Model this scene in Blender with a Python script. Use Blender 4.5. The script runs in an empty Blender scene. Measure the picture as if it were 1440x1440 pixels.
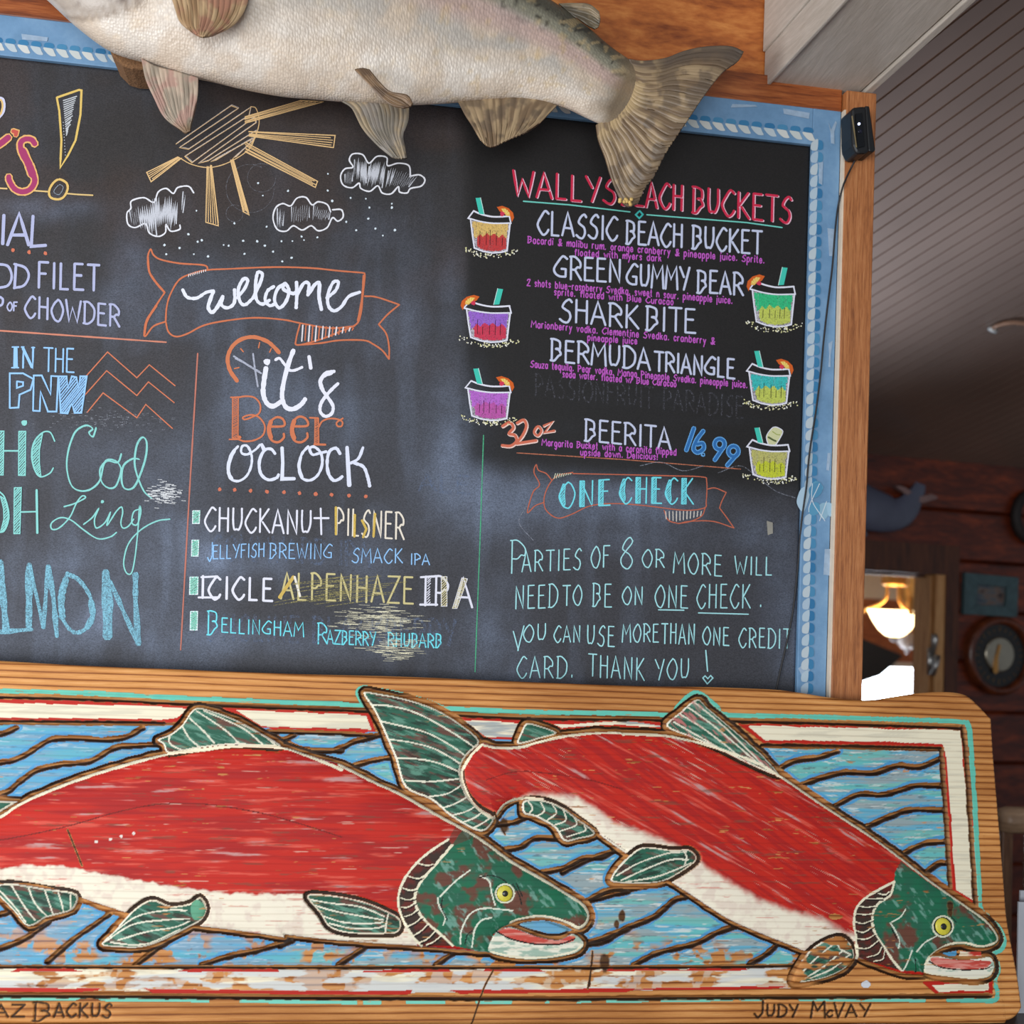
import bpy, bmesh, math, random
import numpy as np
from mathutils import Vector, Matrix

# ------------------------------------------------------------------ camera
FPX = 1662.0
def _n(a): return a / np.linalg.norm(a)
def _cv(p): return np.array([(p[0] - 720) / FPX, (p[1] - 720) / FPX, 1.0])
AX = _n(_cv((11350, 1330)))
AY = _cv((450, 828)); AY = _n(AY - AX * (AX @ AY))
AZ = np.cross(AX, AY)
ROT = np.array([AX, AY, AZ])                 # photo ray -> room axes (x right, y into the wall, z up)
EYE = np.array([0.0, 0.0, 1.83])
S = bpy.context.scene
cam_data = bpy.data.cameras.new('camera')
cam = bpy.data.objects.new('camera', cam_data)
S.collection.objects.link(cam)
cam_data.sensor_width = 36.0
cam_data.lens = FPX / 1440 * 36.0
m = Matrix.Identity(4)
for r in range(3):
    m[r][0] = ROT[r][0]; m[r][1] = -ROT[r][1]; m[r][2] = -ROT[r][2]; m[r][3] = EYE[r]
cam.matrix_world = m
cam_data.dof.use_dof = True
cam_data.dof.focus_distance = 2.13
cam_data.dof.aperture_fstop = 3.2
cam_data.clip_start = 0.02
S.camera = cam

# ------------------------------------------------------------------ light and exposure
w = bpy.data.worlds.new('world'); S.world = w
w.use_nodes = True
wb = w.node_tree.nodes['Background']
wb.inputs[0].default_value = (0.80, 0.88, 1.0, 1)
wb.inputs[1].default_value = 0.22

def area(name, loc, target, sx, sy, power, col):
    ld = bpy.data.lights.new(name, 'AREA')
    ld.shape = 'RECTANGLE'; ld.size = sx; ld.size_y = sy; ld.energy = power; ld.color = col
    o = bpy.data.objects.new(name, ld)
    S.collection.objects.link(o)
    o.location = loc
    o.rotation_euler = (Vector(target) - Vector(loc)).to_track_quat('-Z', 'Y').to_euler()
    return o
# daylight of the windows in the wall behind the photographer
area('window_daylight', (-1.0, -2.8, 1.7), (0.2, 2.2, 1.9), 3.4, 1.7, 130, (0.93, 0.97, 1.0))
area('side_window_daylight', (-2.9, 0.1, 1.5), (0.0, 2.2, 1.65), 1.8, 1.5, 84, (0.97, 0.98, 1.0))
# added lamp, hidden behind the partition, for the bluish wash on the boarded ceiling
area('added_ceiling_wash', (0.85, 3.55, 1.35), (1.42, 3.05, 2.85), 0.5, 0.7, 8, (0.62, 0.80, 1.0)).data.spread = math.radians(62)
S.view_settings.view_transform = 'Standard'
S.view_settings.look = 'None'
S.view_settings.exposure = 0.22
S.view_settings.gamma = 1.0
S.view_settings.use_curve_mapping = False

# ------------------------------------------------------------------ helpers
rng = np.random.RandomState(7)
random.seed(7)

def lin(r, g, b):
    f = lambda u: (u / 255) / 12.92 if u / 255 <= 0.04045 else ((u / 255 + 0.055) / 1.055) ** 2.4
    return (f(r), f(g), f(b))
def L(c): return np.array(lin(*c))
def ray(px):
    px = np.asarray(px, float).reshape(-1, 2)
    c = np.stack([(px[:, 0] - 720) / FPX, (px[:, 1] - 720) / FPX, np.ones(len(px))], 1)
    return c @ ROT.T
def on_plane(px, p0, n):
    d = ray(px)
    t = ((np.asarray(p0) - EYE) @ np.asarray(n)) / (d @ np.asarray(n))
    return EYE + d * t[:, None]
def at(px, py, y):
    """point of the room on the upright plane at depth y seen at this spot of the photo"""
    return on_plane([(px, py)], (0, y, 0), (0, 1, 0))[0]
def pts(s, ox=0.0, oy=0.0, k=1.0):
    """'x,y x,y ...' measured on an enlargement -> photo coordinates"""
    return np.array([[float(a) for a in q.split(',')] for q in s.split()]) / k + np.array([ox, oy])
CROP = {'a1': (0, 0, 4), 'a2': (360, 0, 4), 'a3': (720, 0, 4), 'a4': (1080, 0, 4), 'a5': (0, 330, 4), 'a6': (360, 330, 4),
        'a8': (1080, 560, 4), 'b1': (0, 620, 4), 'b2': (260, 640, 3.2727), 'b3': (690, 580, 3.2), 'b4': (1080, 780, 4),
        'b5': (0, 960, 3), 'b6': (400, 960, 3), 'b7': (800, 960, 2.25), 'b8': (1100, 1100, 4.235),
        'z4': (1030, 370, 4.5), 'z5': (640, 270, 14.4), 'z6': (840, 420, 6), 'z7': (280, 460, 5.143), 'z8': (200, 340, 3.789),
        'zb': (0, 100, 7.2), 'p': (0, 0, 1)}
def K(crop, s): return pts(s, *CROP[crop])

def smooth(p, closed=False, n=6):
    p = np.asarray(p, float)
    if len(p) < 3: return p
    q = np.vstack([p[-1:], p, p[:2]]) if closed else np.vstack([2 * p[0] - p[1], p, 2 * p[-1] - p[-2]])
    out = []
    for i in range(1, len(q) - 2):
        a, b, c, d = q[i - 1], q[i], q[i + 1], q[i + 2]
        for t in np.linspace(0, 1, n, endpoint=False):
            out.append(0.5 * ((2 * b) + (c - a) * t + (2 * a - 5 * b + 4 * c - d) * t * t + (3 * b - a - 3 * c + d) * t ** 3))
    if not closed: out.append(p[-1])
    return np.array(out)
def resample(p, n):
    p = np.asarray(p, float)
    s = np.concatenate([[0], np.cumsum(np.linalg.norm(np.diff(p, axis=0), axis=1))])
    t = np.linspace(0, s[-1], n)
    return np.stack([np.interp(t, s, p[:, k]) for k in range(p.shape[1])], 1)

def _hash(ix, iy, seed):
    h = (ix.astype(np.int64) * 374761393 + iy.astype(np.int64) * 668265263 + seed * 974634791) & 0xFFFFFFFF
    h = ((h ^ (h >> 13)) * 1274126177) & 0xFFFFFFFF
    return ((h ^ (h >> 16)) & 0xFFFF) / 65535.0
def noise(x, y, seed=0):
    ix, iy = np.floor(x), np.floor(y); fx, fy = x - ix, y - iy
    fx = fx * fx * (3 - 2 * fx); fy = fy * fy * (3 - 2 * fy)
    a, b = _hash(ix, iy, seed), _hash(ix + 1, iy, seed); c, d = _hash(ix, iy + 1, seed), _hash(ix + 1, iy + 1, seed)
    return (a * (1 - fx) + b * fx) * (1 - fy) + (c * (1 - fx) + d * fx) * fy
def fbm(x, y, seed=0, o=4):
    v = 0; am = 0.5
    for k in range(o):
        v = v + am * noise(x * 2 ** k, y * 2 ** k, seed + k * 17); am *= 0.5
    return v / (1 - 0.5 ** o)
def sstep(a, b, x):
    t = np.clip((x - a) / (b - a), 0, 1); return t * t * (3 - 2 * t)

def put(o, label=None, cat=None, group=None, kind=None):
    if label: o['label'] = label
    if cat: o['category'] = cat
    if group: o['group'] = group
    if kind: o['kind'] = kind
    return o
def empty(name, loc, label, cat, group=None):
    o = bpy.data.objects.new(name, None); S.collection.objects.link(o)
    o.empty_display_size = 0.05
    o.location = loc
    return put(o, label, cat, group)
def world_of(o):
    p = Vector((0, 0, 0))
    while o: p += o.location; o = o.parent
    return np.array(p)
def mesh_obj(name, verts, faces, mat, parent=None, loc=None, smooth_shade=True, colors=None, uv=None):
    """verts in room coordinates -> one mesh object (origin at loc or at the parent's origin)"""
    verts = np.asarray(verts, float)
    base = world_of(parent) if parent else np.zeros(3)
    org = np.asarray(loc, float) if loc is not None else base
    me = bpy.data.meshes.new(name)
    me.from_pydata((verts - org).tolist(), [], [list(map(int, f)) for f in faces]) if not isinstance(faces, np.ndarray) else big_mesh(me, verts - org, faces)
    if colors is not None:
        at_ = me.color_attributes.new('paint', 'FLOAT_COLOR', 'POINT')
        c = np.asarray(colors, np.float32)
        if c.shape[1] == 3: c = np.hstack([c, np.ones((len(c), 1), np.float32)])
        at_.data.foreach_set('color', c.ravel())
    if uv is not None:
        ul = me.uv_layers.new(name='UVMap')
        vi = np.zeros(len(me.loops), np.int32); me.loops.foreach_get('vertex_index', vi)
        ul.data.foreach_set('uv', np.asarray(uv, np.float32)[vi].ravel())
    if smooth_shade and len(me.polygons): me.polygons.foreach_set('use_smooth', [True] * len(me.polygons))
    me.update()
    if mat: me.materials.append(mat)
    o = bpy.data.objects.new(name, me); S.collection.objects.link(o)
    o.parent = parent
    o.location = org - base
    return o
def big_mesh(me, v, quads):
    me.vertices.add(len(v)); me.vertices.foreach_set('co', np.asarray(v, np.float32).ravel())
    n = len(quads)
    me.loops.add(n * 4); me.loops.foreach_set('vertex_index', quads.astype(np.int32).ravel())
    me.polygons.add(n); me.polygons.foreach_set('loop_start', np.arange(n, dtype=np.int32) * 4)
    me.update(calc_edges=True)
def grid_quads(nr, nc, wrap=False):
    i = np.arange(nr - 1)[:, None]; j = np.arange(nc if wrap else nc - 1)[None, :]
    j2 = (j + 1) % nc
    return np.stack([i * nc + j, i * nc + j2, (i + 1) * nc + j2, (i + 1) * nc + j], -1).reshape(-1, 4)

class MB:
    """collects simple solids; build() links them as ONE mesh object"""
    def __init__(s): s.v = []; s.f = []
    def add(s, v, f):
        b = len(s.v); s.v += [tuple(map(float, q)) for q in v]; s.f += [[b + k for k in q] for q in f]
    def box(s, lo, hi, ax=None, org=None):
        v = [(x, y, z) for x in (lo[0], hi[0]) for y in (lo[1], hi[1]) for z in (lo[2], hi[2])]
        if ax is not None: v = [tuple(np.asarray(org) + np.asarray(ax).T @ np.array(q)) for q in v]
        s.add(v, [(0, 1, 3, 2), (4, 6, 7, 5), (0, 4, 5, 1), (2, 3, 7, 6), (0, 2, 6, 4), (1, 5, 7, 3)])
    def prism(s, poly, d):
        """closed outline in space, extruded by the vector d"""
        n = len(poly); a = [np.asarray(p, float) for p in poly]; b = [p + np.asarray(d) for p in a]
        s.add(a + b, [list(range(n)), list(range(2 * n - 1, n - 1, -1))] + [(i, n + i, n + (i + 1) % n, (i + 1) % n)[::-1] for i in range(n)])
    def tube(s, path, r, seg=8, cap=True):
        path = np.asarray(path, float); n = len(path)
        r = np.full(n, r) if np.isscalar(r) else np.asarray(r)
        t = np.gradient(path, axis=0); t /= np.linalg.norm(t, axis=1)[:, None] + 1e-12
        u = np.cross(t[0], (0.3, 0.2, 0.93)); u /= np.linalg.norm(u)
        v = []
        for i in range(n):
            u = u - t[i] * (u @ t[i]); u /= np.linalg.norm(u); w_ = np.cross(t[i], u)
            for k in range(seg):
                a = 2 * math.pi * k / seg; v.append(path[i] + r[i] * (math.cos(a) * u + math.sin(a) * w_))
        f = [(i * seg + k, i * seg + (k + 1) % seg, (i + 1) * seg + (k + 1) % seg, (i + 1) * seg + k) for i in range(n - 1) for k in range(seg)]
        if cap: f += [list(range(seg))[::-1], [(n - 1) * seg + k for k in range(seg)]]
        s.add(v, f)
    def lathe(s, prof, org, axis, seg=32):
        """profile (radius, height) turned about an axis through org"""
        axis = _n(np.asarray(axis, float)); u = np.cross(axis, (0.31, 0.2, 0.9)); u = _n(u); w_ = np.cross(axis, u)
        v = [np.asarray(org) + axis * h + r * (math.cos(2 * math.pi * k / seg) * u + math.sin(2 * math.pi * k / seg) * w_) for r, h in prof for k in range(seg)]
        f = [(i * seg + k, i * seg + (k + 1) % seg, (i + 1) * seg + (k + 1) % seg, (i + 1) * seg + k) for i in range(len(prof) - 1) for k in range(seg)]
        s.add(v, f)
    def build(s, name, mat, parent=None, loc=None, smooth_shade=False, bevel=0.0):
        if loc is None and parent is None: loc = np.mean(np.array(s.v), axis=0)
        o = mesh_obj(name, s.v, s.f, mat, parent, loc, smooth_shade)
        bm = bmesh.new(); bm.from_mesh(o.data); bmesh.ops.recalc_face_normals(bm, faces=bm.faces); bm.to_mesh(o.data); bm.free()
        if bevel:
            b = o.modifiers.new('bevel', 'BEVEL'); b.width = bevel; b.segments = 2; b.limit_method = 'ANGLE'; b.angle_limit = 0.7
        return o

# ------------------------------------------------------------------ materials
def nodes(name):
    mt = bpy.data.materials.new(name); mt.use_nodes = True
    nt = mt.node_tree; b = nt.nodes['Principled BSDF']
    return mt, nt, b
def N(nt, t, **kw):
    n = nt.nodes.new(t)
    for k, v in kw.items():
        if k in n.inputs: n.inputs[k].default_value = v
        else: setattr(n, k, v)
    return n
def ramp(nt, stops):
    r = nt.nodes.new('ShaderNodeValToRGB'); e = r.color_ramp.elements
    while len(e) < len(stops): e.new(0.5)
    for i, (p, c) in enumerate(stops): e[i].position = p; e[i].color = (*c, 1)
    return r
def bump(nt, b, h, strength, dist):
    bp = N(nt, 'ShaderNodeBump', Strength=strength, Distance=dist)
    nt.links.new(h, bp.inputs['Height']); nt.links.new(bp.outputs[0], b.inputs['Normal'])
def plain(name, c, rough=0.5, metal=0.0, var=0.12, scale=30.0, bmp=0.0):
    mt, nt, b = nodes(name)
    tc = N(nt, 'ShaderNodeTexCoord'); nz = N(nt, 'ShaderNodeTexNoise', Scale=scale, Detail=4.0)
    nt.links.new(tc.outputs['Object'], nz.inputs['Vector'])
    c = np.array(lin(*c))
    r = ramp(nt, [(0.3, tuple(np.clip(c * (1 - var), 0, 1))), (0.7, tuple(np.clip(c * (1 + var), 0, 1)))])
    nt.links.new(nz.outputs[0], r.inputs[0]); nt.links.new(r.outputs[0], b.inputs['Base Color'])
    b.inputs['Roughness'].default_value = rough; b.inputs['Metallic'].default_value = metal
    if bmp: bump(nt, b, nz.outputs[0], bmp, 0.002)
    return mt
def wood_nodes(nt, dark, mid, light, stretch=(1.2, 14, 14), scale=6.0, lines=0.0, coord='Object'):
    """colour socket and height socket of a grainy wood; grain runs along the axis with the small stretch"""
    tc = N(nt, 'ShaderNodeTexCoord'); mp = N(nt, 'ShaderNodeMapping'); mp.inputs['Scale'].default_value = stretch
    nt.links.new(tc.outputs[coord], mp.inputs['Vector'])
    n1 = N(nt, 'ShaderNodeTexNoise', Scale=scale, Detail=6.0, Roughness=0.62, Distortion=0.6)
    n2 = N(nt, 'ShaderNodeTexNoise', Scale=scale * 4.7, Detail=3.0, Roughness=0.6)
    for q in (n1, n2): nt.links.new(mp.outputs[0], q.inputs['Vector'])
    mx = N(nt, 'ShaderNodeMix', data_type='FLOAT'); mx.inputs[0].default_value = 0.35
    nt.links.new(n1.outputs[0], mx.inputs[2]); nt.links.new(n2.outputs[0], mx.inputs[3])
    r = ramp(nt, [(0.33, lin(*dark)), (0.5, lin(*mid)), (0.66, lin(*light))])
    nt.links.new(mx.outputs[0], r.inputs[0])
    return r.outputs[0], mx.outputs[0]
def wood(name, dark, mid, light, stretch=(1.2, 14, 14), scale=6.0, rough=0.5, bmp=0.25):
    mt, nt, b = nodes(name)
    c, h = wood_nodes(nt, dark, mid, light, stretch, scale)
    nt.links.new(c, b.inputs['Base Color']); b.inputs['Roughness'].default_value = rough
    if bmp: bump(nt, b, h, bmp, 0.002)
    return mt
def emit(name, c, s):
    mt, nt, b = nodes(name)
    b.inputs['Base Color'].default_value = (*lin(*c), 1)
    b.inputs['Emission Color'].default_value = (*lin(*c), 1); b.inputs['Emission Strength'].default_value = s
    return mt

# ================================================================== the setting
YW = 2.215                                   # face of the partition wall
M_PLY = wood('orange_plywood', (116, 52, 18), (176, 98, 42), (206, 132, 66), (3.0, 10, 10), 2.2, 0.42, 0.08)
M_TRIM = wood('dark_orange_trim', (96, 42, 16), (150, 78, 34), (182, 108, 56), (1.5, 18, 18), 4.0, 0.45, 0.15)
M_POST = wood('oak_post', (112, 60, 28), (172, 106, 58), (196, 134, 84), (60, 60, 2.6), 4.4, 0.5, 0.35)
M_LITEDGE = plain('lit_post_edge', (222, 204, 182), 0.6, 0, 0.06, 60)
M_FLOOR = wood('floor_boards', (60, 36, 22), (92, 58, 36), (116, 78, 50), (1, 9, 9), 3, 0.5, 0.1)

def beam_paint():
    mt, nt, b = nodes('beam_white_paint')
    c, h = wood_nodes(nt, (176, 166, 152), (190, 180, 168), (204, 194, 182), (30, 1.6, 30), 4)
    nt.links.new(c, b.inputs['Base Color']); b.inputs['Roughness'].default_value = 0.55
    bump(nt, b, h, 0.35, 0.002)
    return mt
M_BEAM = beam_paint()

mb = MB(); mb.box((-4, -4.0, -0.1), (6, 9.5, 0.0)); put(mb.build('floor', M_FLOOR), kind='structure')

XP0, XP1 = 0.980, 1.044                      # the oak post that ends the partition
ZFT = 2.8365                                 # top of the chalkboard's frame
ztr = at(1060, 103, YW - 0.02)[2]
mb = MB(); mb.box((-1.75, YW, 0.0), (XP0 + 0.005, YW + 0.085, 3.35)); put(mb.build('wall_back', M_PLY), kind='structure')
mb = MB(); mb.box((-1.75, YW - 0.022, ZFT + 0.0005), (XP0 - 0.001, YW, ztr)); put(mb.build('trim_1', M_TRIM, bevel=0.003), kind='structure')
zpt = at(1205, 128, 2.175)[2]
mb = MB(); mb.box((XP0, 2.175, 0.0), (XP1, YW + 0.085, zpt)); put(mb.build('trim_2', M_POST, bevel=0.0025), kind='structure')
# pale strip: the post's left face catching light, put into the colour
mb = MB(); mb.box((XP0 - 0.0035, 2.1765, 1.2), (XP0, 2.19, ZFT - 0.002)); put(mb.build('trim_3', M_LITEDGE), kind='structure')

# white box beam that comes from the wall over the viewer
bd = ray((330, 930))[0]; bd = -_n(bd)
bl = at(1083, 114, 2.18); br = at(1227, 131, 2.18)
acr = br - bl; ln = 3.0
def bq(s, up, t): return bl + acr * s + np.array([0, 0, 1]) * up + bd * t
def beam_piece(mb, s0, s1, u0, u1):
    q = [bq(s0, u0, -0.03), bq(s1, u0, -0.03), bq(s1, u1, -0.03), bq(s0, u1, -0.03)]
    mb.prism(q, bd * ln)
mb = MB()
beam_piece(mb, 0.0, 0.035, 0.0, 0.075)       # left lower board
beam_piece(mb, 0.03, 0.91, 0.006, 0.30)      # body with the wide soffit board
beam_piece(mb, -0.02, 0.045, 0.075, 0.34)    # left upper board
beam_piece(mb, 0.925, 1.0, 0.0, 0.05)        # right lip
beam_piece(mb, 0.905, 0.98, 0.02, 0.30)
put(mb.build('trim_4', M_BEAM, bevel=0.002), 'white painted box beam running from the plywood wall over the viewer', kind='structure')

# far wall of dark red-brown lap boards with a doorway
E1 = ray((6170, 1086))[0]; E1[2] = 0; E1 = _n(E1)
NF = np.cross(E1, [0, 0, 1.0])
P0 = at(1330, 650, 4.4)
def fw(x, y, off=0.0): return on_plane([(x, y)], P0 + NF * off, NF)[0]
def fuz(x, y, off=0.0):
    p = fw(x, y, off) - P0
    return p @ E1, p[2] + P0[2]
def fpt(u, z, off=0.0): return np.array([P0[0], P0[1], 0]) + E1 * u + NF * off + np.array([0, 0, z])
FAX = np.array([E1, NF, [0, 0, 1.0]])        # local box axes on the far wall: along, outwards, up
FORG = np.array([P0[0], P0[1], 0])
def fbox(mb, u0, u1, o0, o1, z0, z1): mb.box((u0, o0, z0), (u1, o1, z1), FAX, FORG)

M_LOG = wood('dark_red_lap_boards', (44, 14, 5), (92, 34, 12), (140, 58, 22), (1.4, 8, 11), 2.6, 0.4, 0.1)
M_DARKTRIM = wood('dark_brown_casing', (46, 22, 10), (78, 40, 20), (100, 54, 28), (14, 14, 1.4), 3, 0.5, 0.1)
M_JAMB = wood('honey_jamb', (150, 98, 52), (186, 134, 82), (206, 158, 104), (14, 14, 1.4), 3, 0.5, 0.1)
uo1, zot = fuz(1293, 811)
uo0 = fuz(1120, 811)[0]
uj = fuz(1323, 811)[0]
zs = [2.47, 2.262]
while zs[-1] > 0.2: zs.append(zs[-1] - 0.2)
zs[-1] = 0.0
mb = MB()
for a, b_ in zip(zs[:-1], zs[1:]):
    for u0, u1 in ((-2.6, uo0 - 0.03), (uo0 - 0.03, uj), (uj, 1.9)):
        if u0 == uo0 - 0.03 and b_ < zot + 0.03:
            if a > zot + 0.03: z1, z0 = a, zot + 0.03
            else: continue
        else: z1, z0 = a, b_
        p = [fpt(u0, z0, 0), fpt(u0, z0 + 0.006, 0.016), fpt(u0, z1 - 0.012, 0.012), fpt(u0, z1, 0), fpt(u0, z1, -0.06), fpt(u0, z0, -0.06)]
        mb.prism(p, E1 * (u1 - u0))
put(mb.build('wall_far', M_LOG), kind='structure')

# doorway with light inner jamb and dark casing
door = empty('door_1', fpt((uo0 + uj) / 2, 0, 0), 'doorway with honey coloured jamb in the dark board wall', 'door'); door['kind'] = 'structure'
del door['category']
mb = MB()
u_a, u_b, u_c = fuz(1308, 811)[0], fuz(1310.5, 811)[0], uj
uo1 = u_a - .006
fbox(mb, uo1, u_a, -0.06, 0.012, 0, zot + 0.005); fbox(mb, u_b, u_c, -0.06, 0.028, 0, zot + 0.012); fbox(mb, u_a, u_b, -0.10, 0.0, 0, zot)
mb.build('jamb', M_JAMB, door)
mb = MB()
fbox(mb, uj, fuz(1341, 811)[0], -0.02, 0.035, 0, zot + 0.13); fbox(mb, uo0 - 0.06, uj, -0.02, 0.035, zot + 0.012, zot + 0.13); fbox(mb, uo0 - 0.06, uo0, -0.1, 0.035, 0, zot + 0.012)
fbox(mb, uo0, uo1, -0.075, -0.02, zot, zot + 0.1)
mb.build('casing', M_DARKTRIM, door)
M_STEEL = plain('worn_steel', (176, 174, 170), 0.3, 0.9, 0.1)
mb = MB()
lu, lz = fuz(1302, 930)
fbox(mb, lu - 0.014, lu + 0.014, 0.028, 0.036, lz - 0.05, lz + 0.055)
mb.tube([fpt(lu, lz + 0.02, 0.03), fpt(lu, lz + 0.02, 0.075), fpt(lu - 0.012, lz - 0.005, 0.08), fpt(lu - 0.02, lz - 0.05, 0.07)], 0.0105)
mb.tube([fpt(lu + 0.002, lz + 0.03, 0.04), fpt(lu + 0.006, lz + 0.09, 0.045), fpt(lu + 0.004, lz + 0.11, 0.045)], [0.008, 0.013, 0.009])
put(mb.build('door_latch', M_STEEL, door, smooth_shade=True), 'steel latch on the door jamb')

# boarded ceiling, rising from the far wall towards the viewer
VB = _n(ray((-430, 1435))[0])
CA = fw(1330, 650.2)
NC = _n(np.cross(E1, VB)); NC = NC if NC[2] > 0 else -NC
def ceiling_mat():
    mt, nt, b = nodes('brown_gloss_beadboard')
    tc = N(nt, 'ShaderNodeTexCoord'); nz = N(nt, 'ShaderNodeTexNoise', Scale=1.6, Detail=5.0)
    nt.links.new(tc.outputs['Object'], nz.inputs['Vector'])
    r = ramp(nt, [(0.3, lin(112, 92, 82)), (0.7, lin(132, 108, 96))])
    nt.links.new(nz.outputs[0], r.inputs[0]); nt.links.new(r.outputs[0], b.inputs['Base Color'])
    b.inputs['Roughness'].default_value = 0.30
    b.inputs['Specular IOR Level'].default_value = 0.7
    return mt
M_CEIL = ceiling_mat()
M_GROOVE = plain('brown_board_seam', (134, 88, 58), 0.6)
ds = 0.0505 / abs(_n(np.cross(NC, VB)) @ E1)
cv, cf, cmi = [], [], []
YB_ = YW + 0.092
s = -2.3
while s < 1.95:
    for a, b_, dz, mi in ((0.0, 0.87, 0.0, 0), (0.87, 1.0, 0.005, 1)):
        q = []
        for ss in (s + a * ds, s + b_ * ds):
            base = CA + E1 * ss
            tm = 4.3
            ty = (base[1] - YB_) / VB[1]
            if base[0] - VB[0] * ty < XP1 + 0.02: tm = min(tm, ty)
            q.append((base + NC * dz, base - VB * tm + NC * dz))
        k = len(cv)
        cv += [q[0][0], q[1][0], q[1][1], q[0][1]]
        cv += [p + NC * (0.03 - dz) for p in (q[0][0], q[1][0], q[1][1], q[0][1])]
        for f in ((0, 1, 2, 3), (7, 6, 5, 4), (0, 3, 7, 4), (1, 5, 6, 2), (0, 4, 5, 1), (3, 2, 6, 7)):
            cf.append([k + i for i in f]); cmi.append(mi)
    s += ds
co = mesh_obj('ceiling', cv, cf, M_CEIL, None, CA, False)
co.data.materials.append(M_GROOVE); co.data.polygons.foreach_set('material_index', cmi)
put(co, kind='structure')

# the room beyond the doorway
M_PLASTER = plain('cream_plaster', (236, 222, 200), 0.8, 0, 0.03)
M_WOOD2 = wood('orange_wall_boards', (120, 58, 22), (168, 92, 40), (190, 116, 58), (1.2, 10, 10), 3, 0.5, 0.05)
M_DARK = plain('black_green_trim', (30, 30, 28), 0.5)
def fw2(x, y, off=0.0): return fw(x, y, -1.9 + off)
z_pl = fw2(1250, 843)[2]
u2a, u2b = -0.6, 2.4
mb = MB(); fbox(mb, u2a, u2b, -1.96, -1.9, z_pl, 2.2); put(mb.build('wall_plaster', M_PLASTER), kind='structure')
wu0, wz = (fw2(1293, 938) - P0) @ E1, fw2(1250, 938)[2]
mb = MB(); fbox(mb, u2a, u2b, -1.96, -1.9, 0.0, z_pl); put(mb.build('wall_beyond', M_WOOD2), kind='structure')
mb = MB(); fbox(mb, u2a, u2b, -1.9, -0.10, 2.14, 2.2); put(mb.build('ceiling_beyond', M_PLASTER), kind='structure')
M_SKYPANE = emit('daylit_pane', (235, 243, 255), 7.0)
win = empty('window_1', fpt(0.8, 0.7, -1.88), 'daylit window in the room beyond the doorway', 'window'); win['kind'] = 'structure'; del win['category']
mb = MB(); fbox(mb, 0.15, 1.62, -1.897, -1.885, 0.7, wz); mb.build('pane', M_SKYPANE, win)
mb = MB()
for a in ((0.10, 0.15, 0.65, wz + 0.03), (1.62, 1.67, 0.65, wz + 0.03), (0.1, 1.67, 0.65, 0.7), (0.1, 1.67, wz, wz + 0.03)): fbox(mb, a[0], a[1], -1.9, -1.87, a[2], a[3])
mb.build('window_frame', M_PLASTER, win)
mb = MB(); mb.prism([fw2(x, y, 0.12) for x, y in ((1150, 872), (1270, 922), (1258, 933), (1238, 950), (1200, 963), (1150, 982))], NF * -0.1)
put(mb.build('window_valance', M_DARK), 'black slanting valance over the bright window beyond the doorway', 'valance')

# counter the carved plank stands on (only its edge reaches the picture)
TH = math.radians(9.5)
PU = np.array([0, math.sin(TH), math.cos(TH)]); PN = np.array([0, -math.cos(TH), math.sin(TH)])
PP = at(700, 945, 2.126)
def plank(px): return on_plane(px, PP, PN)
PT = 0.045
zc = min((plank([(1000, 1440.5)])[0] - PN * PT)[2], plank([(-230, 1441)])[0][2]) - 0.004
M_COUNTER = wood('dark_counter_wood', (40, 24, 16), (66, 42, 28), (86, 58, 40), (1.2, 12, 12), 3, 0.35, 0.1)
mb = MB(); mb.box((-1.9, 1.55, zc - 0.05), (1.75, 2.17, zc)); mb.box((-1.85, 1.70, 0.0), (1.70, 2.15, zc - 0.05))
put(mb.build('counter', M_COUNTER, bevel=0.004), 'dark wooden counter under the carved salmon plank', 'counter')

# ================================================================== the chalkboard
YB = 2.200                                   # face of the black panel
YFR = 2.190                                  # face of the blue frame
board = empty('chalkboard', (-0.3, YB + 0.015, 1.42), 'big black chalkboard menu in a blue rope painted frame on the plywood wall', 'chalkboard')
XBR = 0.9165; ZBT = 2.7612                   # inner edge of the frame
XBL = -1.42; ZBB = 1.45

def chalkboard_mat():
    mt, nt, b = nodes('chalkboard_black')
    at_ = N(nt, 'ShaderNodeAttribute', attribute_name='paint')
    tc = N(nt, 'ShaderNodeTexCoord')
    mp = N(nt, 'ShaderNodeMapping'); mp.inputs['Scale'].default_value = (0.6, 1, 1)
    nt.links.new(tc.outputs['Object'], mp.inputs[0])
    n1 = N(nt, 'ShaderNodeTexNoise', Scale=620.0, Detail=2.0)
    nt.links.new(mp.outputs[0], n1.inputs['Vector'])
    r = ramp(nt, [(0.25, (0.55, 0.55, 0.55)), (0.75, (1.45, 1.45, 1.45))])
    nt.links.new(n1.outputs[0], r.inputs[0])
    mul = N(nt, 'ShaderNodeMix', data_type='RGBA', blend_type='MULTIPLY'); mul.inputs[0].default_value = 1
    nt.links.new(at_.outputs['Color'], mul.inputs[6]); nt.links.new(r.outputs[0], mul.inputs[7])
    nt.links.new(mul.outputs[2], b.inputs['Base Color'])
    b.inputs['Roughness'].default_value = 0.62
    b.inputs['Specular IOR Level'].default_value = 0.35
    return mt

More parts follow.
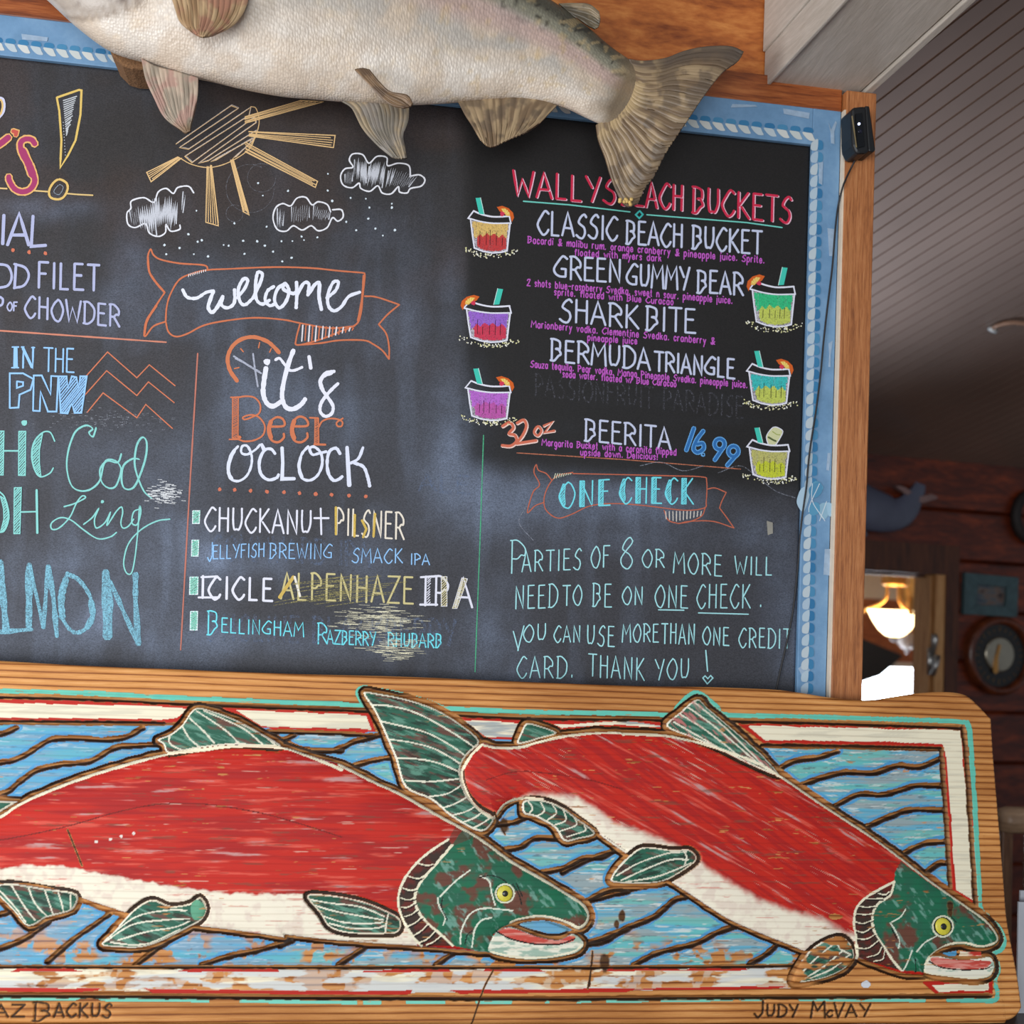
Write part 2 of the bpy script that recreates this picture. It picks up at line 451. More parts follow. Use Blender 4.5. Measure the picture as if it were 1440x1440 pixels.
# --- panel with its chalk dust, wiped patches, painted-in bluish sheen low down and freshly blackened menu area
def build_panel():
    nx, nz = 440, 270
    xs = np.linspace(XBL, XBR, nx); zs_ = np.linspace(ZBT, ZBB, nz)
    X, Z = np.meshgrid(xs, zs_); X = X.ravel(); Z = Z.ravel()
    # positions as measured on the photograph, used to lay the dust patches where they are on the board
    P = np.stack([X, np.full_like(X, YB), Z], 1) - EYE
    q = P @ ROT
    x = q[:, 0] / q[:, 2] * FPX + 720; y = q[:, 1] / q[:, 2] * FPX + 720
    base = L((46, 42, 41))[None, :] * np.ones((len(x), 1))
    dust = L((112, 124, 146))
    cl = fbm(x / 130, y / 110, 3, 5); st = fbm(x / 26, y / 150, 9, 4); fine = fbm(x / 9, y / 30, 21, 3)
    d = 0.03 + 0.12 * sstep(0.42, 0.75, cl) + 0.20 * sstep(0.46, 0.8, st) * cl
    d = d * (0.8 + 0.4 * fine)
    low = sstep(240, 640, y + 60 * (cl - .5)); d = d * (0.35 + 1.15 * low) + 0.05 * low  # thicker dust lower down, which also paints in the bluish window glare
    fresh = sstep(636, 668, x + 26 * (st - .5)) * (1 - sstep(655, 700, y - (x - 900) * .07 + 24 * (cl - .5))) * (1 - 0)
    d = d * (1 - 0.93 * fresh)
    def blob(cx, cy, rx, ry, amp, e=1.0, ang=0.0):
        nonlocal d
        c, s_ = math.cos(ang), math.sin(ang)
        u = ((x - cx) * c + (y - cy) * s_) / rx; v = (-(x - cx) * s_ + (y - cy) * c) / ry
        g = np.exp(-(u * u + v * v)) * (0.35 + 1.3 * fbm(x / 24 + cx, y / 24, int(cx), 4))
        d = d + amp * g * (1 - 0.6 * fresh)
    blob(640, 600, 50, 80, .34); blob(672, 570, 16, 60, .5); blob(650, 690, 70, 60, .22); blob(700, 720, 60, 60, .16)
    blob(60, 292, 70, 16, .35); blob(185, 380, 26, 60, .28); blob(120, 640, 90, 40, .16); blob(230, 700, 60, 90, .18)
    blob(340, 560, 60, 80, .14); blob(480, 590, 60, 50, .18); blob(300, 785, 24, 22, .5); blob(400, 790, 130, 20, .22)
    blob(300, 900, 60, 24, .24); blob(470, 905, 150, 24, .2); blob(870, 700, 110, 30, .22); blob(735, 705, 26, 40, .18)
    blob(1060, 750, 26, 24, .3); blob(900, 760, 110, 20, .14); blob(120, 880, 70, 40, .3, 1, -.4); blob(150, 860, 20, 36, .5, 1, .5)
    blob(520, 330, 80, 40, .1); blob(300, 400, 90, 30, .12); blob(690, 900, 30, 60, .26); blob(1095, 850, 30, 100, .16)
    blob(90, 800, 90, 40, .2); blob(560, 470, 50, 60, .1); blob(640, 410, 24, 60, .2)
    blob(1000, 560, 150, 16, .1); blob(780, 600, 60, 10, .1); blob(1010, 592, 60, 6, .12)
    d = np.clip(d, 0, 1)[:, None]
    col = base * (1 - d) + dust * d
    col = col * (1 - fresh[:, None] * 0.62)
    brown = sstep(0.45, 0.7, fbm(x / 110 + 7, y / 90, 31, 3)) * (1 - low) * (1 - fresh)
    col = col * (1 - .25 * brown[:, None]) + L((74, 52, 40)) * .25 * brown[:, None]
    v = np.stack([X, np.full_like(X, YB), Z], 1)
    nb = len(v)
    rim = [0, nx - 1, nx * nz - 1, nx * (nz - 1)]
    o = mesh_obj('board_panel', v, grid_quads(nz, nx)[:, ::-1], chalkboard_mat(), board, None, False, col)
    so = o.modifiers.new('thickness', 'SOLIDIFY'); so.thickness = 0.0145; so.offset = -1
    return o
panel = build_panel()

def frame_mat():
    mt, nt, b = nodes('worn_blue_frame_paint')
    tc = N(nt, 'ShaderNodeTexCoord'); n1 = N(nt, 'ShaderNodeTexNoise', Scale=14.0, Detail=6.0, Roughness=0.7)
    nt.links.new(tc.outputs['Object'], n1.inputs['Vector'])
    r = ramp(nt, [(0.30, lin(94, 132, 166)), (0.52, lin(108, 147, 183)), (0.72, lin(124, 160, 192)), (0.80, lin(166, 188, 204))])
    nt.links.new(n1.outputs[0], r.inputs[0]); nt.links.new(r.outputs[0], b.inputs['Base Color'])
    b.inputs['Roughness'].default_value = 0.55
    bump(nt, b, n1.outputs[0], 0.1, 0.002)
    return mt
mb = MB()
mb.box((XBR, YFR, ZBB - 0.03), (XP0 - 0.004, YW, ZFT)); mb.box((XBL - 0.07, YFR, ZBT), (XBR, YW, ZFT))
mb.box((XBL - 0.07, YFR, ZBB - 0.03), (XBL, YW, ZBT)); mb.box((XBL, YFR, ZBB - 0.03), (XBR, YW, ZBB))
frame = put(mb.build('painted_frame', frame_mat(), board, bevel=0.0015), 'blue painted wooden frame')

# --- chalk: strokes are laid on the board as thin layers of chalk
def chalk_mat():
    mt, nt, b = nodes('chalk')
    at_ = N(nt, 'ShaderNodeAttribute', attribute_name='paint')
    nt.links.new(at_.outputs['Color'], b.inputs['Base Color'])
    b.inputs['Roughness'].default_value = 0.95; b.inputs['Specular IOR Level'].default_value = 0.1
    tc = N(nt, 'ShaderNodeTexCoord')
    n1 = N(nt, 'ShaderNodeTexNoise', Scale=420.0, Detail=3.0, Roughness=0.75)
    nt.links.new(tc.outputs['Object'], n1.inputs['Vector'])
    a = N(nt, 'ShaderNodeMath', operation='SUBTRACT'); nt.links.new(at_.outputs['Alpha'], a.inputs[0]); nt.links.new(n1.outputs[0], a.inputs[1])
    g = N(nt, 'ShaderNodeMath', operation='MULTIPLY_ADD', use_clamp=True); nt.links.new(a.outputs[0], g.inputs[0]); g.inputs[1].default_value = 3.2; g.inputs[2].default_value = 0.5
    nt.links.new(g.outputs[0], b.inputs['Alpha'])
    return mt
M_CHALK = chalk_mat()

class Ink:
    def __init__(s, wob=0.25): s.P = []; s.layer = []; s.col = []; s.f = []; s.n = 0; s.wob = wob
    def _add(s, p, faces, c, a):
        k = len(s.P)
        s.P += [tuple(q) for q in p]; s.layer += [s.n] * len(p); s.col += [(*lin(*c), a)] * len(p)
        s.f += [tuple(k + i for i in q) for q in faces]; s.n += 1
    def line(s, p, w, c, a=0.8, curve=False, closed=False, taper=False):
        p = np.asarray(p, float)
        if curve: p = smooth(p, closed, 6)
        elif closed: p = np.vstack([p, p[:1]])
        if not curve:
            q = [p[0]]
            for i in range(1, len(p)):
                n = max(1, int(np.linalg.norm(p[i] - p[i - 1]) / 12))
                for k in range(1, n + 1): q.append(p[i - 1] + (p[i] - p[i - 1]) * k / n)
            p = np.array(q)
        keep = [0] + [i for i in range(1, len(p)) if np.linalg.norm(p[i] - p[i - 1]) > 1e-3]
        p = p[keep]
        if len(p) < 2: return
        t = np.zeros_like(p)
        e = np.diff(p, axis=0); e /= np.linalg.norm(e, axis=1)[:, None]
        t[0] = e[0]; t[-1] = e[-1]; t[1:-1] = e[1:] + e[:-1]
        ln = np.linalg.norm(t, axis=1); ln[ln < 1e-6] = 1; t /= ln[:, None]
        nrm = np.stack([-t[:, 1], t[:, 0]], 1)
        hw = np.full(len(p), w / 2.0)
        if s.wob:
            u = np.arange(len(p)) * 1.7 + s.n * 13.1
            hw = hw * (1 - s.wob / 2 + s.wob * noise(u, u * 0 + s.n, 5))
        if len(p) > 2:
            cs = np.ones(len(p)); cs[1:-1] = np.clip((e[1:] * t[1:-1]).sum(1), 0.62, 1); hw = hw / cs
        if taper: hw = hw * (0.45 + 0.55 * np.sin(np.linspace(0.25, math.pi - 0.25, len(p))))
        p = np.vstack([p[0] - t[0] * hw[0] * .7, p, p[-1] + t[-1] * hw[-1] * .7]); nrm = np.vstack([nrm[:1], nrm, nrm[-1:]])
        hw = np.concatenate([[hw[0] * .55], hw, [hw[-1] * .55]])
        a_ = p + nrm * hw[:, None]; b_ = p - nrm * hw[:, None]
        n = len(p)
        s._add(np.vstack([a_, b_]), [(i, i + 1, n + i + 1, n + i) for i in range(n - 1)], c, a)
        s.layer[-2 * n:] = list(s.n - 1 + np.tile(np.linspace(0, .8, n), 2))
    def dot(s, x, y, r, c, a=0.85):
        n = 9; an = np.linspace(0, 2 * math.pi, n, endpoint=False)
        rr = r * (0.8 + 0.35 * rng.rand(n))
        s._add(np.stack([x + rr * np.cos(an), y + rr * np.sin(an)], 1), [tuple(range(n))], c, a)
    def fill(s, p, c, a=0.8): s._add(np.asarray(p, float), [tuple(range(len(p)))], c, a)
    def hatch(s, p, ang, gap, w, c, a=0.75, jit=0.3):
        """parallel strokes clipped to the outline p"""
        p = np.asarray(p, float); d = np.array([math.cos(ang), math.sin(ang)]); n = np.array([-d[1], d[0]])
        q = p @ n; lo, hi = q.min(), q.max(); k = lo + gap * .5
        while k < hi:
            xs = []
            for i in range(len(p)):
                A, B = p[i], p[(i + 1) % len(p)]; qa, qb = A @ n - k, B @ n - k
                if qa * qb < 0: xs.append((A + (B - A) * qa / (qa - qb)) @ d)
            xs.sort()
            for i in range(0, len(xs) - 1, 2):
                j = [random.uniform(-jit, jit) * gap for _ in range(2)]
                if xs[i + 1] - xs[i] > 1: s.line([d * (xs[i] + j[0]) + n * k, d * (xs[i + 1] + j[1]) + n * k], w, c, a)
            k += gap * random.uniform(0.8, 1.2)
    def zig(s, p0, p1, q0, q1, n, w, c, a=0.7):
        """scribble to and fro between the edge p0-p1 and the edge q0-q1"""
        p0, p1, q0, q1 = map(np.asarray, (p0, p1, q0, q1)); out = []
        for i in range(n):
            t = i / (n - 1); j = [random.uniform(-.12, .2) for _ in range(2)]
            A = p0 + (p1 - p0) * t; B = q0 + (q1 - q0) * t
            out += [A + (B - A) * j[0], A + (B - A) * (1 - j[1])]
        s.line(out, w, c, a)
    def build(s, name, parent=None, y=YB, label=None, mat=None):
        P = np.array(s.P); off = 0.0005 + min(1.6e-5, 9e-4 / max(1, s.n)) * np.array(s.layer)
        d = ray(P); t = ((y - off) - EYE[1]) / d[:, 1]
        v = EYE + d * t[:, None]
        o = mesh_obj(name, v, s.f, mat or M_CHALK, parent or board, None, False, np.array(s.col))
        if label: o['label'] = label
        return o

# --- hand-lettering: strokes on a 9 x 9 grid, '~' marks a curved stroke
CAPS = {
 'A': (.86, '004990 2373'), 'B': (.8, '1910 ~0939787545 ~456583623000'), 'C': (.8, '~986937041240608192'), 'D': (.86, '1910 ~09498795824000'), 'E': (.7, '1910 1989 1575 1090'), 'F': (.68, '1910 1999 1575'),
 'G': (.92, '~98693704124181 8184 8454'), 'H': (.82, '1910 8980 1585'), 'I': (.26, '5950'), 'J': (.6, '~8983614012'), 'K': (.82, '1910 8914 3490'), 'L': (.66, '191080'), 'M': (1.0, '0019448990'), 'N': (.86, '10198089'),
 'O': (.9, '~592704214060829578 59'.replace(' ', '')), 'P': (.74, '1910 ~09498785654414'), 'Q': (.9, '~59270421406082957859 5280'), 'R': (.82, '1910 ~09498785654414 4490'), 'S': (.72, '~98794826457482603001'), 'T': (.78, '5950 0999'),
 'U': (.82, '~19142141618489'), 'V': (.8, '094099'), 'W': (1.15, '0920467099'), 'X': (.8, '0990 9900'), 'Y': (.8, '0945 9940'), 'Z': (.78, '09990090'), '2': (.7, '~173989774300 0090'), '8': (.8, '~9879482645749260211345879 8'.replace(' ', '')),
 "'": (.2, '5956'), '.': (.25, '5051'), '!': (.25, '5953 5051'), ',': (.25, '5130'), '&': (.8, '~9052386978532012305094'), '/': (.5, '0099'), '-': (.6, '1484'), ' ': (.5, '')}
LOW = {   # baseline 3, x-height 7, ascender 9, descender 0
 'a': (.6, '~86673715336385 8783'), 'b': (.6, '1913 ~16376785633314'), 'c': (.52, '~86673715336384'), 'd': (.6, '8983 ~86673715336385'), 'e': (.56, '1585 ~85673715336384'), 'f': (.42, '~88694843 1777'),
 'g': (.6, '~86673715336385 ~8783715021'), 'h': (.6, '1913 ~1637678583'), 'i': (.2, '5753 5959'), 'j': (.26, '~575241 5959'), 'k': (.55, '1913 7715 4683'), 'l': (.2, '5953'), 'm': (.85, '1713 ~15374753 ~55779793'),
 'n': (.6, '1713 ~1537678583'), 'o': (.58, '~37678563331537'), 'p': (.6, '1710 ~15376785633314'), 'q': (.6, '8780 ~86673715336385'), 'r': (.42, '1713 ~153777'), 's': (.5, '~8667372645746323'), 't': (.42, '~49446373 1777'),
 'u': (.6, '~1714336385 8783'), 'v': (.55, '174387'), 'w': (.85, '1733567397'), 'x': (.5, '1783 8713'), 'y': (.58, '1744 8720'), 'z': (.5, '17871383')}

def glyph(ch):
    if ch in CAPS: return CAPS[ch], 0.0, 9.0
    return LOW.get(ch, CAPS[' ']), 3.0, 6.0
def measure(t, sp): return sum(glyph(c)[0][0] + sp for c in t) - sp
def write(ink, t, x0, y0, x1, y1, h, w, c, a=0.8, sp=0.22, lean=0.02, jit=0.02, fn=None, cap2=None):
    """letters t between two points of the baseline, capitals h high; fn may draw a stroke in its own way"""
    W = measure(t, sp); u = np.array([x1 - x0, y1 - y0]) / W; up = np.array([lean * h, -h]); x = 0.0
    for ch in t:
        (gw, st), b0, hh = glyph(ch)
        dj = random.uniform(-jit, jit)
        for s_ in st.split():
            cu = s_[0] == '~'; s_ = s_.lstrip('~')
            q = np.array([[int(s_[i]) / 9.0, (int(s_[i + 1]) - b0) / (9.0 if b0 == 0 else hh * 1.0)] for i in range(0, len(s_) - 1, 2)])
            p = np.array([x0, y0]) + (x + q[:, :1] * gw) * u + (q[:, 1:] + dj) * up
            if len(p) < 2: p = np.vstack([p, p + 0.6])
            if np.linalg.norm(p[0] - p[-1]) < .3 and len(p) == 2: p[1] = p[0] + .8
            if fn: fn(ink, p, cu, ch)
            else: ink.line(p, w, c, a, cu)
        x += gw + sp

WHITE = (226, 226, 238); LILAC = (196, 202, 226); PINK = (192, 94, 192); MINT = (118, 206, 192); AQUA = (168, 224, 228)
ORANGE = (204, 118, 84); CYAN = (120, 222, 234); SKY = (150, 196, 240); TAN = (228, 190, 136); YEL = (226, 196, 112); MAG = (176, 74, 112)

# ---- red heading and its mint underline
ink = Ink(0.1)
def two_tone(k, p, cu, ch):
    k.line(p + (1.5, .9), 3.0, (236, 190, 208), .85, cu); k.line(p, 3.3, (204, 50, 78), .85, cu)
write(ink, 'WALLYS', 721, 274, 866, 286.5, 35, 3, WHITE, fn=two_tone, sp=.2)
write(ink, 'BEACH', 874, 287, 960, 295.5, 35, 3, WHITE, fn=two_tone, sp=.2)
write(ink, 'BUCKETS', 973, 298, 1112, 314, 36, 3, WHITE, fn=two_tone, sp=.2)
ink.line(K('p', '736,283 800,288 886,298'), 1.8, MINT, .8); ink.line(K('p', '909.5,302 1050,313 1100,320'), 1.8, MINT, .8)
ink.line(K('p', '899.5,296.5 904,301.5 899,307 894,302'), 2.4, (70, 184, 178), .85, closed=True)
ink.build('menu_heading', label='red menu heading over a mint line')

# ---- the drinks
def drink(title, words, notes, w=3.1):
    ink = Ink(0.12)
    for t, x0, y0, x1, y1, h in words: write(ink, t, x0, y0, x1, y1, h, w, LILAC, .84, .18)
    ink.build('drink_name')
    ink = Ink(0.1)
    for t, x0, y0, x1, y1, h in notes: write(ink, t, x0, y0, x1, y1, h, 1.5, PINK, .84, .2, jit=.03)
    if notes: ink.build('drink_recipe')
drink('', [('CLASSIC', 756, 329, 868, 338, 33), ('BEACH', 880, 342, 960, 348, 32), ('BUCKET', 973, 349.5, 1071, 357, 32)],
      [('Bacardi & malibu rum, orange cranberry & pineapple juice, Sprite,', 742, 341.5, 1075, 370, 9), ('floated with myers dark', 808, 359, 930, 367.5, 8.6)])
drink('', [('GREEN', 779, 391, 873, 397, 32), ('GUMMY', 881, 402, 969, 408, 32), ('BEAR', 980, 411, 1045, 415, 31)],
      [('2 shots blue-raspberry Svedka, sweet n sour, pineapple juice,', 741, 401.5, 1030, 427, 9), ('sprite, floated with Blue Curacao', 779, 414.5, 947, 429, 8.6)])
drink('', [('SHARK', 787, 452, 898, 462, 32), ('BITE', 908, 463.5, 978, 468, 33)],
      [('Marionberry vodka, Clementine Svedka, cranberry &', 747, 460, 1005, 484.5, 9), ('pineapple juice', 826, 478.5, 896, 484, 8.6)])
drink('', [('BERMUDA', 774, 507, 914, 521, 30), ('TRIANGLE', 920, 521, 1033, 532, 27)],
      [('Sauza tequila, Pear vodka, Mango Pineapple Svedka, pineapple juice,', 746, 516, 1051, 545.5, 9), ('soda water, floated w/ Blue Curacao', 791, 530, 951, 544, 8.6)])
drink('', [('BEERITA', 822, 619, 943, 631.5, 30)],
      [('Margarita Bucket with a coronita flipped', 762, 626, 951, 640, 8.6), ('upside down. Delicious!', 816, 640, 925, 646.5, 8.4)], 2.9)
ink = Ink(0.3); write(ink, 'PASSIONFRUIT PARADISE', 752, 556, 1045, 588, 30, 2.2, (120, 120, 132), .36, .2); ink.build('wiped_lettering', label='faint wiped off lettering'); ink = Ink(.3)
write(ink, 'Drinks', 530, 318, 605, 325, 26, 1.4, (110, 110, 118), .36); ink.build('wiped_lettering', label='faint wiped off lettering')

# ---- price line
ink = Ink(0.1)
for dx, wd, c in ((0.8, 5.2, (236, 206, 196)), (0, 3.8, (206, 112, 88))):
    ink.line(K('b3', '52,62 85,45 102,68 82,95 108,102 116,128 90,150 50,148') + dx, wd, c, .85, True)
    ink.line(K('b3', '118,48 148,34 160,60 145,100 115,138') + dx, wd, c, .85, True); ink.line(K('b3', '115,140 205,126') + dx, wd, c, .85)
    ink.line(K('b3', '212,62 228,82 212,104 195,88') + dx, wd * .85, c, .85, True, True); ink.line(K('b3', '238,60 278,42 242,90 286,82') + dx, wd * .8, c, .85)
ink.build('size_lettering', label='orange bucket size lettering')
ink = Ink(0.1)
for wd, c, a in ((6.6, (104, 166, 220), .8), (4.0, (52, 108, 170), .9)):
    ink.line(K('z6', '815,1092 750,1280'), wd, c, a); ink.line(K('z6', '895,1115 840,1190 812,1265 845,1298 895,1268 890,1222 840,1228'), wd, c, a, True)
    for cx, cy, tx, ty in ((1032, 1228, 990, 1362), (1148, 1288, 1095, 1408)):
        an = np.linspace(0, 2 * math.pi, 14)
        ink.line(np.stack([cx + 42 * np.cos(an), cy + 44 * np.sin(an)], 1) / 6 + (840, 420), wd, c, a, True)
        ink.line(pts('%d,%d %d,%d' % (cx + 38, cy + 16, tx, ty), 840, 420, 6), wd, c, a)
ink.dot(840 + 893 / 6, 420 + 1315 / 6, 3.2, (104, 166, 220)); ink.dot(840 + 893 / 6, 420 + 1315 / 6, 1.4, (30, 40, 60))
ink.build('price_lettering', label='blue outlined price')

# ---- rules between the blocks
for crop, q, wd_, c_, a_ in (('b3', '118,182 600,212 1125,255', 1.2, (196, 120, 92), .62), ('a5', '0,540 935,605', 2.2, (206, 134, 112), .8), ('p', '278,497 266,700 254,914', 2.0, (190, 120, 104), .78), ('p', '680,612 675,760 668,945', 1.4, (84, 176, 132), .66)):
    ink = Ink(0.4); ink.line(K(crop, q), wd_, c_, a_); ink.build('ruled_line', label='green ruled line' if c_[1] > 150 else None)

# ---- the six buckets
def bucket(x0, x1, yt, yb, top, bot, slice_left, bottle=False):
    ink = Ink(0.12); sx = (x1 - x0) / 875.0; sy = (yb - yt) / 860.0; sk = (yb - yt) * 0.02
    def U(s_, flip=False):
        p = pts(s_) ; u = (p[:, 0] - 260) * sx; 
        if flip: u = (x1 - x0) - u
        return np.stack([x0 + u, yt + (p[:, 1] - 385) * sy + (u / (x1 - x0) - .5) * 2.2], 1)
    body = U('320,590 500,620 750,640 1105,630 1050,1185 900,1225 750,1240 560,1210 390,1150')
    ink.hatch(body, 1.62, 1.25, 1.5, (222, 214, 224), .5)
    up = U('345,610 600,640 1070,640 1040,900 1000,960 930,900 860,930 780,900 700,960 620,900 560,960 480,900 400,960')
    ink.hatch(up, 1.58, 1.8, 1.9, top, .64)
    lowp = U('440,960 500,860 560,930 640,840 720,900 800,840 880,930 960,860 1030,940 1030,1140 900,1180 760,1195 600,1180 460,1120')
    ink.hatch(lowp, 1.58, 1.7, 1.9, bot, .64)
    for k in range(5):
        xx = 520 + k * 105 + random.uniform(-20, 20); ink.line(U('%d,%d %d,%d' % (xx, 820 + random.uniform(-60, 120), xx - 6, 1080)), .8, (44, 30, 36), .7)
    wd = 2.0
    ink.line(U('375,390 520,450 720,492 900,492 1100,470'), wd + .3, WHITE, .9, True)
    ink.line(U('375,390 265,545 330,565'), wd, WHITE, .9); ink.line(U('1095,472 1128,620'), wd, WHITE, .9)
    ink.line(U('300,550 500,600 720,628 900,626 1128,612'), wd, WHITE, .9, True)
    ink.line(U('315,580 350,880 390,1150 560,1212 750,1240 920,1222 1050,1185 1080,900 1110,630'), wd, WHITE, .9, False)
    if bottle:
        ink.fill(U('690,470 660,300 760,130 850,90 970,150 980,230 880,430 840,480'), (206, 206, 160), .78)
        ink.line(U('690,470 660,300 760,130 850,90 970,150 980,230 880,430 840,480'), 1.2, WHITE, .85, True)
        ink.line(U('700,320 800,380 850,400'), 2.6, (84, 96, 60), .7); ink.line(U('780,190 860,250 930,260'), 1.2, (150, 160, 80), .7)
    st = '415,125 515,115 590,455 485,445'
    ink.fill(U(st, slice_left), (70, 196, 176), .9); ink.line(U('515,115 590,455', slice_left), .9, (200, 226, 222), .8)
    if not bottle:
        ink.fill(U('845,295 950,265 1080,310 1170,400 1190,500 1150,590 1110,470 1060,470 1000,430 900,380', slice_left), (208, 98, 44), .92)
        ink.fill(U('925,325 1010,315 1100,400 1110,465 1040,470 980,400', slice_left), (230, 186, 96), .85)
        for q in ('960,330 985,390', '1010,325 1010,400', '1060,350 1030,415', '1090,400 1045,435'): ink.line(U(q, slice_left), .8, (236, 226, 130), .85)
        cx, cy = U('955,430', slice_left)[0]; ink.dot(cx, cy, 3.4, (206, 62, 88), .92)
    for k in range(70):
        u = random.uniform(180, 1270); v = 1215 + 90 * math.sin((u - 180) / 1090 * math.pi) + random.uniform(-55, 45) + (0 if 330 < u < 1080 else -30)
        cx, cy = U('%f,%f' % (u, v))[0]; ink.dot(cx, cy, random.uniform(.7, 1.15), random.choice([(232, 226, 190), (222, 218, 160), (240, 238, 226)]), .85)
    return ink
LIME = (196, 206, 96)
for args, lb in (((658, 719, 297, 356, (222, 186, 110), (196, 66, 66), False), 'chalk bucket drawing with amber and red drink'),
                 ((652, 719.5, 423.5, 481.6, (154, 104, 204), (206, 64, 88), True), 'chalk bucket drawing with purple and red drink'),
                 ((654, 719, 536, 591.6, (186, 108, 204), (190, 92, 168), False), 'chalk bucket drawing with violet drink'),
                 ((1054, 1119, 395.5, 460, (56, 192, 130), LIME, True), 'chalk bucket drawing with green drink'),
                 ((1049.6, 1112, 512, 570, (64, 190, 186), LIME, False), 'chalk bucket drawing with turquoise drink'),
                 ((1050, 1111, 619, 674, (190, 186, 110), (198, 206, 60), False, True), 'chalk bucket drawing with lime drink and a bottle')):
    bucket(*args).build('bucket_drawing', label=lb)

# ---- one check notice
ink = Ink(0.25)
OR2 = (190, 104, 80)
for q, cl in (('275,305 250,275 215,260 205,235 195,270 220,325 190,360 165,450 200,420 240,405', 0), ('370,270 300,285 260,330 240,390 250,440 300,475 360,460 450,420 560,410 700,420 870,440 960,430 970,400 972,310 950,290 800,285 600,280 370,275', 0),
              ('975,345 1010,340 1060,360', 0), ('1060,360 1040,400 1030,430', 0), ('1030,430 1060,470 1095,520', 0), ('1095,520 1000,490 900,490 845,500', 0), ('845,500 800,485 780,440', 0), ('845,500 900,490 950,465 965,430', 0)):
    ink.line(K('b3', q), 1.5, OR2, .75, True)
for k in range(11): ink.line(K('b3', '%d,%d %d,%d' % (788 + k * 16, 445, 790 + k * 15.5, 490 - abs(k - 3) * 3.5)), 1.4, (214, 206, 196), .7)
for k in range(8): ink.line(K('b3', '%d,%d %d,%d' % (292 + k * 10, 275, 285 + k * 10.5, 298 - k * 3)), 1.3, (206, 206, 180), .7)
ink.build('ribbon_drawing', label='orange chalk ribbon around the notice heading')
ink = Ink(0.1)
STEM = {'O': 0, 'N': 0, 'E': 0, 'C': 0, 'H': 0, 'K': 0}
first = [None]
def shaded(k, p, cu, ch):
    k.line(p, 2.0, CYAN, .8, cu)
def bold_caps(k, t, x0, y0, x1, y1, h, c, sp=.24, wd=6.5):
    W = measure(t, sp); u = np.array([x1 - x0, y1 - y0]) / W; x = 0.0
    write(k, t, x0, y0, x1, y1, h, 2.0, c, .8, sp)
    for ch in t:
        gw = glyph(ch)[0][0]; q = np.array([x0, y0]) + (x + .1 * gw) * u
        if ch in 'OC':
            lx = np.array([q + (-1 + 5 * abs(math.sin(a)) ** 1.5, -h * (.5 + .44 * math.sin(a))) for a in np.linspace(-1.3, 1.3, 8)])
            pl = np.vstack([lx, lx[::-1] + np.array([[wd * math.cos(a), 0] for a in np.linspace(1.25, -1.25, 8)])])
        elif ch in 'AV1': pl = None
        else: pl = np.array([q + (-1, 0), q + (wd - 1, 0), q + (wd - .5, -h), q + (-.5, -h)])
        if pl is not None:
            k.fill(pl, c, .42); k.line(pl, 1.1, c, .75, closed=True); k.hatch(pl, -.9, 2.2, 1.1, c, .85)
        x += gw + sp
bold_caps(ink, 'ONE', 786, 714, 858, 710, 36, CYAN); bold_caps(ink, 'CHECK', 871, 707, 975, 709, 36, CYAN)
ink.build('notice_heading', label='cyan chalk heading in a ribbon')
ink = Ink(0.25)
for t, x0, y0, x1, y1, h in (('P', 717, 806, 740, 806, 46), ('ARTIES', 734, 804, 817, 801, 29), ('OF', 831, 798, 857, 797, 30), ('8', 871, 801, 889, 800, 44), ('OR', 903, 797, 934, 798, 25), ('MORE', 947, 805, 1015, 810, 29), ('WILL', 1033, 807, 1086, 809, 25),
    ('NEED', 724, 857, 784, 853, 32), ('TO', 791, 852, 818, 851, 28), ('BE', 833, 853, 860, 853, 32), ('ON', 875, 850, 904, 850, 25), ('ONE', 921, 853, 967, 855, 31), ('CHECK', 980, 855, 1055, 855, 33), ('.', 1068, 853, 1071, 853, 20),
    ('OU', 736, 903, 768, 901, 24), ('CAN', 779, 903, 816, 903, 23), ('USE', 825, 907, 864, 909, 28), ('MORE', 875, 903, 926, 903, 25), ('THAN', 930, 905, 977, 906, 28), ('ONE', 988, 906, 1025, 908, 25), ('CREDIT', 1039, 910, 1111, 912, 27),
    ('CARD.', 727, 954, 806, 953, 30), ('THANK', 827, 951, 906, 957, 31), ('YOU', 921, 956, 969, 955, 29)):
    write(ink, t, x0, y0, x1, y1, h, 1.75, AQUA, .78, .3)
ink.line(K('b3', '102,985 125,1070'), 1.7, AQUA, .76); ink.line(K('b3', '150,960 122,1072'), 1.7, AQUA, .78)
ink.line(K('b3', '755,888 870,890'), 1.6, AQUA, .78); ink.line(K('b3', '935,902 1160,908'), 1.6, AQUA, .78)
ink.line(K('b3', '968,1070 976,1165'), 1.8, AQUA, .8); ink.line(K('b3', '975,1222 955,1195 965,1185 977,1198 990,1184 1000,1195 975,1222'), 1.6, AQUA, .8)
ink.build('notice_lettering', label='thin pale aqua handwriting')

